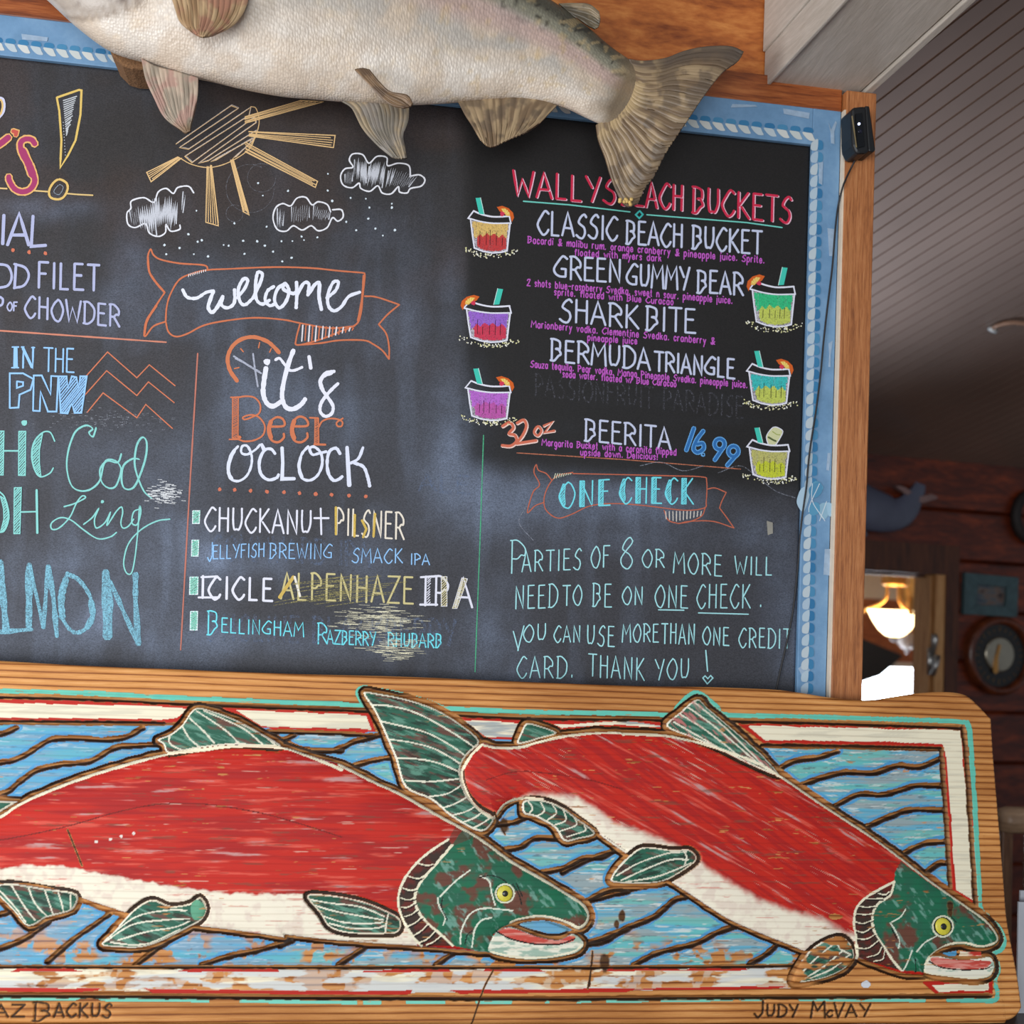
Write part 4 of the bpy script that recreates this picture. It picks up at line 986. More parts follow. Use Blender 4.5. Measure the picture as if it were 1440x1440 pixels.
u = np.linspace(0, 1, NX)[None, :, None]; v = np.linspace(0, 1, NY)[:, None, None]
lft = np.stack([np.full(NY, XL), np.linspace(te[0, 1], be[0, 1], NY)], 1)
G = (1 - v) * te[None] + v * be[None] + (1 - u) * lft[:, None] + u * rgt[:, None] - ((1 - u) * (1 - v) * te[0] + u * (1 - v) * te[-1] + (1 - u) * v * be[0] + u * v * be[-1])
px = G[..., 0].ravel(); py = G[..., 1].ravel(); NPT = len(px)

def seg_field(poly, reach, sub=None):
    """distance to a polyline and the side of it, for points within reach"""
    poly = np.asarray(poly, float)
    lo, hi = poly.min(0) - reach, poly.max(0) + reach
    idx = np.nonzero((px > lo[0]) & (px < hi[0]) & (py > lo[1]) & (py < hi[1]))[0]
    d = np.full(len(idx), 1e9); sd = np.zeros(len(idx)); X = px[idx]; Y = py[idx]
    for A, B in zip(poly[:-1], poly[1:]):
        e = B - A; l2 = e @ e
        if l2 < 1e-9: continue
        m_ = (X > min(A[0], B[0]) - reach) & (X < max(A[0], B[0]) + reach) & (Y > min(A[1], B[1]) - reach) & (Y < max(A[1], B[1]) + reach)
        if not m_.any(): continue
        xa, ya = X[m_] - A[0], Y[m_] - A[1]; t = np.clip((xa * e[0] + ya * e[1]) / l2, 0, 1)
        dx, dy = xa - t * e[0], ya - t * e[1]; dd = np.hypot(dx, dy)
        b = dd < d[m_]; k = np.nonzero(m_)[0][b]
        d[k] = dd[b]; sd[k] = (dy * np.sign(e[0] + 1e-9))[b]
    return idx, d, sd
def inside(poly):
    poly = np.asarray(poly, float); lo, hi = poly.min(0), poly.max(0)
    idx = np.nonzero((px >= lo[0]) & (px <= hi[0]) & (py >= lo[1]) & (py <= hi[1]))[0]
    X, Y = px[idx], py[idx]; c = np.zeros(len(idx), bool)
    for A, B in zip(poly, np.roll(poly, -1, 0)):
        cr = (A[1] > Y) != (B[1] > Y)
        if A[1] != B[1]: c ^= cr & (X < (B[0] - A[0]) * (Y - A[1]) / (B[1] - A[1]) + A[0])
    return idx[c]

COL = np.zeros((NPT, 3)); COV = np.zeros(NPT); BURN = np.zeros(NPT); HGT = np.zeros(NPT); REG = np.zeros(NPT, np.int32)
def setc(idx, c, cov=1.0):
    COL[idx] = c; COV[idx] = cov
def streaks(kx, ky, seed, ang=0.0):
    c, s_ = math.cos(ang), math.sin(ang)
    return fbm((px * c + py * s_) / kx, (-px * s_ + py * c) / ky, seed, 4)
ST = streaks(60, 4.5, 1); ST2 = streaks(110, 9, 5); ST3 = streaks(30, 2.6, 11); MOT = fbm(px / 14, py / 14, 41, 4); SD = streaks(70, 5, 61, .5); SD2 = streaks(50, 4, 71, .62)
def mix(a, b, t): t = np.clip(np.asarray(t, float), 0, 1)[..., None]; return a * (1 - t) + b * t
CREAM, RED, GREEN, TEAL, BLUE, GREYB = L((238, 228, 200)), L((192, 36, 22)), L((30, 98, 70)), L((104, 190, 178)), L((88, 156, 198)), L((150, 164, 164))
WHT, BRN = L((226, 226, 216)), L((86, 40, 34))

# ---- water
wy0 = lambda x: 1018 + (x / 1330.0) * 35 - (x < 0) * 0
water = np.array([(XL, 1016), (0, 1018), (240, 1020), (480, 1026), (700, 1040), (880, 1045), (1075, 1052), (1322, 1055), (1327, 1140), (1334, 1250), (1320, 1290), (1200, 1357), (600, 1358), (0, 1357), (XL, 1356)], float)
iw = inside(water)
a = mix(GREYB, L((98, 172, 198)), sstep(.42, .64, ST[iw])); a = mix(a, TEAL, sstep(.52, .64, ST2[iw]) * .75); a = mix(a, WHT, sstep(.62, .74, ST3[iw]) * .7); a = mix(a, L((92, 100, 100)), sstep(.66, .78, streaks(18, 2.0, 91)[iw]) * .7)
a = mix(a, BLUE, .06 + .45 * sstep(560, 300, px[iw]))
setc(iw, a); REG[iw] = 1
lw = sstep(.50, .60, MOT[iw]) * sstep(1270, 1345, py[iw]) * sstep(.40, .62, fbm(px[iw] / 40, py[iw] / 16, 93, 3)); COV[iw] = 1 - lw
# ---- cream border bands between red lines
bands = [K('p', '-230,980 0,985.5 200,989 273,994 262,1003 250,1013 230,1015 0,1012.5 -230,1009'), K('p', '303,993 480,1001 518,1003 523,1020 526,1029 480,1028 380,1026 366,1024 330,1002'), K('p', '633,1008 740,1014 722,1040 683,1040 663,1027'),
         K('p', '750,1016 820,1014 880,1010 933,1018 932,1026 900,1024 850,1022 790,1028 765,1014'), K('p', '1040,1017 1200,1020 1350,1024 1353,1025 1360,1090 1368,1180 1374,1274 1352,1260 1341,1254 1334,1150 1327,1060 1324,1049 1200,1046 1075,1044 1060,1032'),
         K('p', '-230,1362 0,1362.5 500,1363.5 1000,1362 1114,1360 1112,1390 900,1393 500,1397 0,1392 -230,1391'), K('p', '1300,1382 1394,1378 1394,1396 1320,1398')]
for k, bp in enumerate(bands):
    ib = inside(bp)
    c = mix(CREAM, L((206, 198, 176)), sstep(.5, .7, ST[ib]) * .6)
    if k in (2, 3): c = mix(c, L((150, 160, 164)), sstep(.4, .55, ST[ib]) * .8)
    if k == 5: c = mix(c, L((196, 200, 204)), sstep(.42, .6, ST2[ib]) * .7)
    setc(ib, c); REG[ib] = 2
    if k == 5: COV[ib] = 1 - sstep(.47, .55, fbm(px[ib] / 34, py[ib] / 9, 97, 4)) * (0.55 + .45 * sstep(.45, .55, MOT[ib]))
    ii, d, sd = seg_field(np.vstack([bp, bp[:1]]), 7)
    ins = np.zeros(NPT, bool); ins[ib] = True
    wv = 3.4 + 2.2 * (noise(px[ii] / 25, py[ii] / 25, 3) - .5)
    m_ = (d < wv) & (np.abs(px[ii] - XL) > 4); keep = m_ & (ins[ii] | (d < 2.2))
    if k == 5: keep &= noise(px[ii] / 60, py[ii] / 20, 13) > .42
    setc(ii[keep], RED * .95, 1.0); REG[ii[keep]] = 2

def groove(p, wd=8.5, deep=4.0, curve=True, burn_side=1, region=None, only=None):
    """carved channel: bare brown wood, scorched black along one lip"""
    p = smooth(p, False, 5) if curve else np.asarray(p, float)
    ii, d, sd = seg_field(p, wd + 4)
    jit = (noise(px[ii] / 9, py[ii] / 9, 77) - .5) * 2.0
    h = wd / 2 + jit
    if only is not None: q = only[ii]; ii, d, sd, h = ii[q], d[q], sd[q], h[q]
    m_ = d < h
    g = ii[m_]; COV[g] = 0; REG[g] = 0 if region is None else region
    HGT[g] = np.minimum(HGT[g], -deep * (1 - (d[m_] / h[m_]) ** 2))
    bl = sstep(h + 1.8, h + .7, d) * sstep(-.25 * h, .15 * h, sd * burn_side)
    BURN[ii] = np.maximum(BURN[ii], np.maximum(.30 * (d < h), .96 * bl))
    dk = (bl > .45); COV[ii[dk]] *= .15
    return ii, d

# ---- mint outline with the groove inside it
mint = [K('b5', '-690,24 0,35 250,40 500,50 700,62 900,70 1200,82 1440,90'), K('b6', '240,90 330,98 322,75 308,45 318,28 345,22 420,35 520,55 600,78 650,98 690,108 800,115 950,122 1100,126 1300,128 1440,130'),
        K('b7', '180,97 260,99 325,102 345,75 370,50 403,32 440,52 470,78 500,102 700,106 900,112 1100,118 1240,124 1264,136 1272,200 1280,320 1290,500 1298,640 1304,715 1325,740 1364,780 1378,820 1368,845 1345,855 1325,866 1350,876 1358,912 1350,940 1354,1000 1300,1006 1200,1004')]
for p in mint:
    q = smooth(p, False, 5); ii, d, sd = seg_field(q, 9)
    g = d < 3.4 + 1.4 * (noise(px[ii] / 16, py[ii] / 16, 23) - .5); setc(ii[g], mix(L((112, 204, 178)), L((92, 186, 170)), MOT[ii[g]]), 1); REG[ii[g]] = 0
q = K('p', '-230,1405 0,1404 200,1406 500,1410 700,1409.5 1000,1406 1200,1406 1300,1407'); ii, d, sd = seg_field(q, 7); g = (d < 2.6) & (fbm(px[ii] / 46, py[ii] / 30, 25, 3) > .46); setc(ii[g], L((120, 206, 184)), 1)
def off(p, dx, dy): return p + np.array([dx, dy])
for p in (off(mint[0], 0, 7), np.vstack([off(mint[1][:1], 0, 7), off(mint[1][12:], 0, 7)]), off(K('b7', '180,97 260,99 300,101'), 0, 6.5), off(K('b7', '505,102 700,106 900,112 1100,118 1235,124'), 0, 7.5), K('b7', '1248,140 1256,200 1264,320 1275,500 1284,640 1290,712')): groove(p, 6.5, 3.0, False, 1)
groove(K('p', '-230,1398 0,1399 400,1402 800,1404 1000,1402 1200,1401 1392,1400'), 6.5, 3.5, False, 1)
groove(K('p', '-230,1360 0,1359 400,1359.5 800,1360 1000,1359 1120,1357'), 4.5, 3.0, False, 1)
groove(K('p', '-230,1013 0,1016 230,1018'), 6, 3, False, -1); groove(K('p', '372,1028 480,1031 525,1034'), 6, 3, False, 1); groove(K('p', '1072,1049 1200,1051 1322,1054'), 6, 3, False, -1); groove(K('p', '1324,1054 1330,1140 1337,1252'), 6.5, 3, False, 1)
# ---- wave grooves
waves = [('b5', '-690,250 -400,230 -200,255 0,215 70,188'), ('b5', '-690,360 -400,330 -200,360 0,335 60,325 130,290 200,245 260,233 350,235 450,240 540,225 600,190'), ('b5', '-690,470 -420,440 -200,480 0,470 80,420 150,370 250,345 380,330 480,275 560,265 670,260'), ('b5', '1130,215 1190,238 1240,220'), ('b5', '1205,245 1280,280 1440,285'), ('b6', '0,250 60,282 200,286 300,246 400,220'),
         ('b6', '285,350 360,330 440,315'), ('b5', '0,978 80,960 190,1005'), ('b5', '-60,1140 0,1120 100,1080 205,1010'), ('b5', '200,1178 300,1090 440,990 490,950'), ('b5', '570,1190 650,1130 730,1075'), ('b5', '850,1190 960,1155 1080,1130 1230,1090'), ('b6', '-20,1110 40,1075'), ('b6', '225,1190 345,1112'), ('b6', '640,1190 715,1138'),
         ('b6', '925,705 1000,690 1060,655 1150,658'), ('b6', '1085,800 1180,780 1260,740 1340,735 1410,695'), ('b6', '1275,925 1340,905 1450,878'), ('b6', '1260,1100 1320,1085 1450,1036'), ('b6', '880,600 960,590 1010,570'),
         ('b7', '-20,600 60,560 145,530'), ('b7', '45,695 130,655 210,650 295,628'), ('b7', '40,832 120,815 170,780 270,740 330,690 370,678'), ('b7', '205,893 280,855 400,825 470,790 550,762'), ('b7', '575,888 630,855 665,822'),
         ('b7', '660,275 720,245 790,235 850,216'), ('b7', '735,322 800,300 880,282 960,285 1040,262 1110,266 1178,238'), ('b7', '845,388 920,352 990,355 1050,340 1100,325 1185,326'), ('b7', '935,458 1010,425 1080,402 1150,402 1192,402'), ('b7', '1045,548 1120,510 1195,502'), ('b7', '1125,604 1170,572 1204,572')]
DG = np.full(NPT, 99.0)
inw = np.zeros(NPT, bool); inw[iw] = True
for crop, q in waves:
    p = smooth(K(crop, q), False, 5); ii, d, sd = seg_field(p, 16); DG[ii] = np.minimum(DG[ii], d)

# ---- the two salmon
F1 = np.vstack([smooth(K('b5', '-330,650 -150,620 0,560 60,522 150,475 300,415 450,365 600,322 760,290 950,264 1180,270 1300,305')), smooth(K('b6', '240,345 400,425 500,470 640,550 760,615 850,670 960,750 1100,830 1180,880 1255,925 1285,970 1280,1012 1245,1042 1200,1020')),
                smooth(K('b6', '1200,1020 1150,1002 1080,990 1000,1000 950,1018 900,1045 872,1085 868,1130')), smooth(K('b6', '868,1138 720,1125 560,1110 400,1100 200,1085 0,1062')), smooth(K('b5', '1200,1075 1000,1045 850,1028 700,1010 540,972 470,950 380,920 280,885 150,850 0,845 -150,830 -330,790'))])
JAW1 = smooth(K('b6', '868,1138 872,1085 900,1050 950,1030 1010,1050 1080,1075 1160,1085 1215,1060 1250,1080 1262,1108 1225,1140 1120,1162 1000,1165'), True)
F2 = np.vstack([smooth(K('b6', '745,365 780,300 830,255 900,270 1000,266 1060,246 1180,220 1300,208 1400,205')), smooth(K('b7', '170,158 300,163 400,183 500,213 600,253 680,300 760,355 850,415 950,480 1060,560 1150,630 1250,700 1320,750 1358,800 1350,828 1300,840 1245,828')),
                smooth(K('b7', '1245,828 1190,836 1150,860 1130,890 1122,918')), smooth(K('b7', '1122,925 1050,918 960,888 900,860 840,835 760,850 700,830 600,790 500,745 400,680 310,622 240,580 180,540 120,498 60,450 0,412')), smooth(K('b6', '1440,705 1360,655 1290,600 1200,540 1100,500 1000,486 930,515 885,565 830,540 780,480 750,420'))])
JAW2 = smooth(K('b8', '842,1110 850,1075 880,1040 930,1035 1050,1055 1160,1050 1230,1040 1258,1075 1255,1120 1220,1160 1130,1172 1000,1160 860,1140'), True)
TAIL2 = smooth(K('b6', '332,42 400,46 520,70 640,112 740,172 822,246 770,305 742,365 760,455 810,520 882,570 850,622 800,620 700,562 620,495 510,442 470,325 430,230 380,122'), True, 4)
TAIL1 = K('p', '25,1127 0,1126 -60,1118 -190,1075 -228,1085 -180,1150 -185,1200 -215,1260 -180,1280 -110,1225 -80,1200 -60,1165 0,1142')
DOR1 = smooth(K('b5', '665,240 720,216 770,175 822,108 900,120 1010,162 1100,212 1185,272 1000,262 850,275 715,298 690,262'), True, 4)
ANAL1 = smooth(K('b5', '-60,850 0,850 60,848 200,870 322,892 304,958 200,990 120,1028 60,965 0,905'), True, 4)
PELV1 = smooth(K('b5', '428,1104 480,1050 560,962 640,915 720,942 800,932 845,905 872,950 850,1000 800,1030 700,1082 600,1116 500,1116'), True, 4)
PECT1 = smooth(K('b6', '95,897 200,897 330,922 430,962 488,1000 478,1052 400,1060 270,1056 190,1030 150,972'), True, 4)
DOR2 = smooth(K('b7', '308,138 350,95 405,52 440,80 490,122 560,182 620,237 664,294 570,258 480,213 390,175'), True, 4)
ADI2 = smooth(K('b6', '985,258 1000,205 1020,172 1060,176 1150,211 1080,236'), True, 4)
ANAL2 = smooth(K('b6', '1008,500 1080,494 1160,520 1240,576 1312,636 1240,660 1180,668 1140,612 1060,566 1010,552'), True, 4)
PELV2 = smooth(K('b7', '133,626 150,590 200,540 242,520 330,530 380,528 404,555 380,582 300,628 220,636 165,634'), True, 4)
PECT2 = smooth(K('b7', '713,948 720,908 760,850 810,815 860,803 892,830 902,870 868,908 800,937'), True, 4)
FISH = [('salmon', 3, F1), ('salmon', 4, F2)]
ALLP = [F1, JAW1, F2, JAW2, TAIL2, TAIL1, DOR1, ANAL1, PELV1, PECT1, DOR2, ADI2, ANAL2, PELV2, PECT2]
INF = np.zeros(NPT, bool)
for p in ALLP: INF[inside(p)] = True
# groove that frees the fish from the ground
DO = np.full(NPT, 99.0); SO = np.zeros(NPT)
for p in ALLP:
    ii, d, sd = seg_field(np.vstack([p, p[:1]]), 18); b = d < DO[ii]; DO[ii[b]] = d[b]; SO[ii[b]] = sd[b]
wv = 8.0 + 2.4 * (noise(px / 14, py / 14, 79) - .5)
# painted blue rim next to the grooves
rim = inw & ~INF & ((DG < 7.6 + 3 * (noise(px / 12, py / 12, 8) - .5)) | (DO < wv + 3.6))
COL[rim] = mix(L((70, 142, 194)), L((92, 166, 208)), MOT[rim])
for crop, q in waves: groove(K(crop, q), 8.0, 4.0, True, 1, None, inw & ~INF)
out = ~INF & (DO < wv)
COV[out] = 0; REG[out] = 0; HGT[out] = np.minimum(HGT[out], -4.2 * (1 - ((DO[out] - wv[out] * .5) / (wv[out] * .5)) ** 2))
BURN[out] = np.maximum(.30, .96 * sstep(wv[out] - 5.0, wv[out] - 3.2, DO[out]) * sstep(-.5, .5, np.sin(px[out] / 37) + np.sin(py[out] / 23) + .9))

def paint_fish(idx, reg, c): setc(idx, c); REG[idx] = reg; BURN[idx] = 0; HGT[idx] = np.maximum(HGT[idx], 0)
def fish_body(P, reg, S1, S2):
    i = inside(P)
    c = mix(RED, L((170, 30, 26)), sstep(.42, .62, S2[i])); c = mix(c, L((222, 92, 74)), sstep(.60, .76, S1[i]) * .7); c = mix(c, L((190, 150, 146)), sstep(.66, .76, S1[i] * .6 + S2[i] * .4 + .12 * (MOT[i] - .5)) * .85); c = mix(c, L((110, 74, 56)), sstep(.68, .78, streaks(40, 3, reg * 31)[i]) * .55)
    c = mix(c, L((222, 176, 156)), sstep(.73, .79, (streaks(70, 1.9, reg * 7) if reg == 3 else streaks(60, 1.9, 29, .5))[i]) * sstep(.4, .6, fbm(px[i] / 70, py[i] / 40, 37, 3)) * .75)
    paint_fish(i, reg, c); return i
i1 = fish_body(F1, 3, ST, ST2)
i2 = fish_body(F2, 4, SD, SD2)
def dome(P, amount, reach):
    ii, d, sd = seg_field(np.vstack([P, P[:1]]), reach); full = np.full(NPT, reach); full[ii] = np.minimum(d, reach)
    i = inside(P); t = full[i] / reach; HGT[i] = amount * np.sqrt(np.clip(1 - (1 - t) ** 2, 0, 1)); return i
dome(F1, 7.0, 46); dome(F2, 6.5, 40)
def belly(P, reg, edge, soft, seed):
    i = np.intersect1d(inside(P), np.nonzero(REG == reg)[0])
    ex = np.asarray(edge); o = np.argsort(ex[:, 0]); yb = np.interp(px[i], ex[o, 0], ex[o, 1])
    t = sstep(-soft, soft, py[i] - yb + 7 * (fbm(px[i] / 9, py[i] / 9, seed, 3) - .5)) * ((px[i] > ex[o[0], 0]) & (px[i] < ex[o[-1], 0]))
    c = mix(L((238, 228, 206)), L((214, 190, 176)), sstep(.5, .7, MOT[i]) * .5); c = mix(c, L((206, 110, 96)), sstep(.70, .8, ST3[i]) * .7)
    COL[i] = mix(COL[i], c, t)
belly(F1, 3, np.vstack([K('b5', '-330,770 -150,790 0,786 100,770 250,770 400,800 600,835 800,868 1000,888 1280,892'), K('b6', '90,895 200,905 330,945 480,985 560,1010')]), 2.0, 3)
belly(F2, 4, np.vstack([K('b6', '960,500 1040,476 1150,474'), K('b7', '20,362 80,398 140,442 220,472 300,500 370,530 440,592 520,640 600,690 700,722 800,748 870,792 900,800')]), 7, 4)
# heads
def head(P, reg, gill_o, gill_i, front, seed):
    poly = np.vstack([smooth(gill_i), front]); i = np.intersect1d(inside(poly), inside(P))
    c = mix(L((24, 112, 76)), L((46, 92, 74)), MOT[i]); c = mix(c, L((112, 56, 46)), sstep(.50, .64, fbm(px[i] / 26, py[i] / 20, seed, 4)) * .85); c = mix(c, L((128, 176, 160)), sstep(.62, .74, streaks(16, 5, seed + 3, .9)[i]) * .6)
    paint_fish(i, reg, c)
    g = np.vstack([smooth(gill_o), smooth(gill_i)[::-1]]); j = np.intersect1d(inside(g), inside(P)); c = mix(L((96, 38, 30)), L((60, 44, 36)), sstep(.4, .6, MOT[j])); paint_fish(j, reg, c)
    return i
GO1 = K('b6', '690,660 600,720 530,790 490,860 478,930 500,1000 540,1070 578,1112'); GI1 = K('b6', '705,685 640,760 580,830 550,890 556,950 600,1010 660,1062 708,1108')
GO2 = K('b8', '655,590 560,640 480,690 430,750 415,830 425,900 440,1000 450,1050'); GI2 = K('b8', '655,590 630,670 560,720 525,790 535,880 590,970 650,1060 705,1120')
head(F1, 3, GO1, GI1, K('b6', '868,1145 880,1060 1000,1010 1300,1050 1310,960 1150,840 900,680 770,600 735,640'), 201)
head(F2, 4, GO2, GI2, K('b8', '845,1130 870,1060 950,1000 1280,1010 1310,930 1150,760 900,620 700,470 660,530'), 211)
HT = np.intersect1d(inside(K('b6', '735,585 700,640 690,665 705,690 780,660 800,640')), np.nonzero(REG == 3)[0]); COL[HT] = mix(COL[HT], L((92, 60, 48)), .6)
# jaws and mouths
def jaw(P, reg, tongue):
    i = inside(P); paint_fish(i, reg, mix(L((232, 228, 208)), L((130, 168, 150)), sstep(.5, .66, streaks(20, 5, 9)[i]) * .8)); HGT[i] = 2.5
    j = np.intersect1d(inside(smooth(tongue, True, 4)), i); COL[j] = mix(L((198, 74, 62)), L((222, 142, 128)), sstep(.45, .6, ST3[j]))
jaw(JAW1, 3, K('b6', '900,1045 960,1035 1050,1065 1150,1082 1212,1065 1222,1085 1160,1105 1060,1105 960,1085'))
jaw(JAW2, 4, K('b8', '878,1060 900,1040 1000,1052 1110,1058 1225,1062 1232,1085 1190,1108 1050,1110 930,1095'))
i = inside(smooth(K('b6', '995,1020 1080,1005 1150,1015 1215,1045 1150,1052 1060,1045'), True, 4)); setc(i, mix(L((92, 160, 206)), L((120, 170, 180)), MOT[i])); REG[i] = 3; BURN[i] = 0
i = inside(K('b8', '960,1020 1035,1002 1050,1035 1000,1038')); setc(i, L((84, 156, 200))); REG[i] = 4; i = inside(K('b8', '1056,1005 1190,1012 1196,1038 1060,1040')); setc(i, mix(L((206, 66, 54)), CREAM, sstep(.5, .6, ST3[i]))); REG[i] = 4; BURN[i] = 0

# fins
FINCOL = lambda i, s_: mix(mix(L((44, 96, 76)), L((92, 140, 120)), sstep(.5, .66, streaks(24, 4, s_, .4)[i])), L((112, 62, 54)), sstep(.56, .68, streaks(30, 5, s_ + 9, .3)[i]) * .8)
rays = []
def line(p, wd, c, reg=None, curve=True, cov=1.0, h=None, keep=None):
    p = smooth(p, False, 5) if curve else np.asarray(p, float)
    ii, d, sd = seg_field(p, wd + 2); g = d < wd / 2 * (0.75 + .5 * noise(px[ii] / 7, py[ii] / 7, 55))
    k = ii[g]
    if keep is not None: k = k[keep[k]]
    COL[k] = c; COV[k] = cov; BURN[k] = 0
    if reg is not None: REG[k] = reg
    if h is not None: HGT[k] = h
def fin(P, reg, seed, ray_list, border=2.4, dark=None):
    i = inside(P); c = FINCOL(i, seed)
    if dark: c = mix(c, L((34, 32, 28)), sstep(.52, .66, streaks(20, 4, seed + 5, dark)[i]) * .7)
    paint_fish(i, reg, c); dome(P, 3.0, 12)
    m_ = np.zeros(NPT, bool); m_[i] = True
    ii, d, sd = seg_field(np.vstack([P, P[:1]]), 9); g = d < 2.6; n_ = ~m_[ii] & (d < 5.5)
    k = ii[n_]; onf = np.isin(REG[k], (3, 4)) ; k2 = k[onf]; BURN[k2] = .95; COV[k2] = 0; HGT[k2] = np.minimum(HGT[k2], 0)   # scorched line round a fin lying on the flank
    k = ii[m_[ii] & (d < border)]; COL[k] = L((232, 226, 204)); COV[k] = 1
    for r_ in ray_list: line(r_, 2.2, L((226, 222, 200)), reg, True, keep=m_)
fin(TAIL1, 3, 301, [K('p', '-190,1085 -60,1140'), K('p', '-190,1150 -70,1160'), K('p', '-200,1240 -80,1190')])
fin(DOR1, 3, 302, [K('b5', q) for q in ('715,225 720,260 775,288', '770,185 800,235 840,270', '800,150 860,205 905,255', '830,120 950,200 1010,258', '860,118 1020,190 1110,262', '1000,165 1110,222 1165,265')])
fin(ANAL1, 3, 303, [K('b5', q) for q in ('-20,855 60,940 110,1010', '50,855 110,950 150,1000', '120,860 150,930 200,985', '190,875 210,930 225,975', '245,880 262,930 270,970', '300,895 300,930 300,955')], 2.2, .3)
fin(PELV1, 3, 304, [K('b5', q) for q in ('440,1095 560,1020 700,1000 800,995', '470,1060 580,985 700,960 790,960', '500,1085 620,1050 740,1030 800,1005', '470,1095 560,1105 640,1095 760,1040')], 2.2, .3)
fin(PECT1, 3, 305, [K('b6', q) for q in ('110,915 200,930 320,945 420,985', '130,940 220,965 330,985 415,1000', '165,985 250,1010 350,1015 415,1010', '190,1015 280,1035 380,1035 420,1025', '440,965 430,1010 425,1055')], 2.0, .2)
fin(TAIL2, 4, 306, [K('b6', q) for q in ('355,92 450,100 560,130 690,200 800,272', '390,160 480,180 600,212 700,265 765,310', '425,238 520,250 620,275 690,310 745,345', '465,318 560,322 650,340 745,380', '510,412 600,418 680,412 735,405', '600,482 680,470 735,440 760,420', '660,530 720,510 780,475', '705,560 760,545 810,520', '750,590 800,570 835,545', '790,615 830,595 870,568')], 2.6, .35)
fin(DOR2, 4, 307, [K('b7', q) for q in ('330,125 400,165 470,205', '350,100 430,150 540,235', '375,78 460,140 590,250', '395,62 490,140 620,268')], 2.2)
i = inside(DOR2); COL[i] = mix(COL[i], L((200, 120, 116)), sstep(.6, .7, streaks(20, 3, 321, .8)[i]) * .8)
fin(ADI2, 4, 308, [], 2.2)
fin(ANAL2, 4, 309, [K('b6', q) for q in ('1030,505 1045,530 1030,555', '1080,505 1095,540 1070,560', '1130,515 1145,550 1100,585', '1175,535 1185,580 1140,600', '1220,565 1230,600 1165,625', '1265,605 1265,625 1190,650')], 2.4, .2)
fin(PELV2, 4, 310, [K('b7', q) for q in ('150,610 220,570 310,540 370,535', '165,625 240,590 320,560 375,560', '180,630 270,615 340,590 385,570', '362,532 370,550 365,575')], 2.0, -.3)
fin(PECT2, 4, 311, [K('b7', q) for q in ('722,930 770,880 830,830 860,812', '735,940 800,900 860,850', '760,935 830,905 885,860', '845,815 855,840 890,860')], 2.0, -.5)
i = inside(PECT2); COV[i] *= 1 - sstep(.52, .6, fbm(px[i] / 26, py[i] / 9, 333, 3))

# lines painted on the fish
CRL = L((236, 228, 198))
NI = INF.copy()
line(K('b5', '-330,656 -150,626 0,566 60,528 150,481 300,421 450,371 600,328 700,302 850,284 1000,268 1190,274 1300,310 1440,366'), 4.6, CRL, 3, keep=NI); line(K('b6', '230,346 400,430 500,476 640,556 760,621 850,677 960,757 1100,837 1180,886 1252,932 1280,972 1274,1008 1240,1034 1205,1018 1150,998 1080,985 1000,996 955,1012'), 4.2, CRL, 3, keep=NI)
line(K('b6', '884,572 840,552 790,500 760,440 748,380 785,310 832,262'), 3.6, CRL, 4); line(K('b6', '832,262 900,276 1000,272 1060,254 1180,227 1300,214 1440,211'), 3.6, CRL, 4, keep=NI); line(K('b7', '170,163 300,168 400,188 500,218 600,258 680,305 760,360 850,420 950,485 1060,565 1150,635 1250,705 1318,755 1352,800 1345,822 1300,834 1245,822 1190,832 1140,866 1126,890'), 3.6, CRL, 4, keep=NI)
line(K('b6', '886,570 930,512 1000,488 1090,492'), 3.4, CRL, 4)
for g in (GO1, GI1): line(g, 3.6, CRL, 3)
for g in (GO2, GI2): line(g, 3.2, CRL, 4)
for q in ('565,762 600,770 625,765', '520,815 560,825 585,815', '498,865 530,875 555,868', '488,905 520,915 550,905', '490,945 520,945 552,925', '505,985 535,975 560,955', '520,1025 550,1010 580,985', '545,1065 575,1045 605,1015', '570,1095 600,1080 635,1045', '600,1105 630,1090 660,1065'):
    line(K('b6', q), 1.8, CRL, 3); line(off(K('b6', q), 1, 2.4), 1.6, L((26, 18, 16)), 3)
for q in ('560,660 600,668 625,650', '490,690 540,692 585,690', '450,735 490,742 545,735', '430,780 480,785 525,780', '425,830 470,838 530,815', '425,880 475,890 535,850', '432,930 490,930 545,900', '440,985 500,985 560,940', '500,1040 560,1020 580,980', '540,1065 590,1050 600,1000'):
    line(K('b8', q), 1.6, CRL, 4); line(off(K('b8', q), .8, 2.0), 1.5, L((26, 18, 16)), 4)
for q in ('655,900 720,835 780,790', '645,905 650,940 675,985 668,1020', '825,815 860,835 870,880 885,935', '740,1100 745,1040 780,975 840,950 960,960', '790,1115 800,1040 830,1000 870,990'): line(K('b6', q), 2.2, L((222, 226, 206)), 3)
for q in ('820,820 870,812 920,830 945,860', '960,850 985,890 998,935', '975,845 1000,900', '665,905 660,945 685,1000', '790,1045 770,1060 760,1100'): line(K('b6', q), 1.6, L((24, 30, 26)), 3)
for q in ('640,830 690,800 722,755', '630,835 660,880 685,940 680,985', '790,1005 840,950 905,915', '715,1120 740,1060 760,1000'): line(K('b8', q), 2.0, L((222, 226, 206)), 4)
for q in ('1005,740 985,780 1020,830', '640,870 670,930', '780,1050 790,1130'): line(K('b8', q), 1.6, L((20, 26, 24)), 4)
line(K('b6', '872,1135 1000,1160 1120,1155 1220,1132 1255,1105'), 2.6, CRL, 3); line(K('b6', '895,1050 960,1082 1060,1102 1160,1102 1222,1080'), 2.2, L((30, 18, 16)), 3)
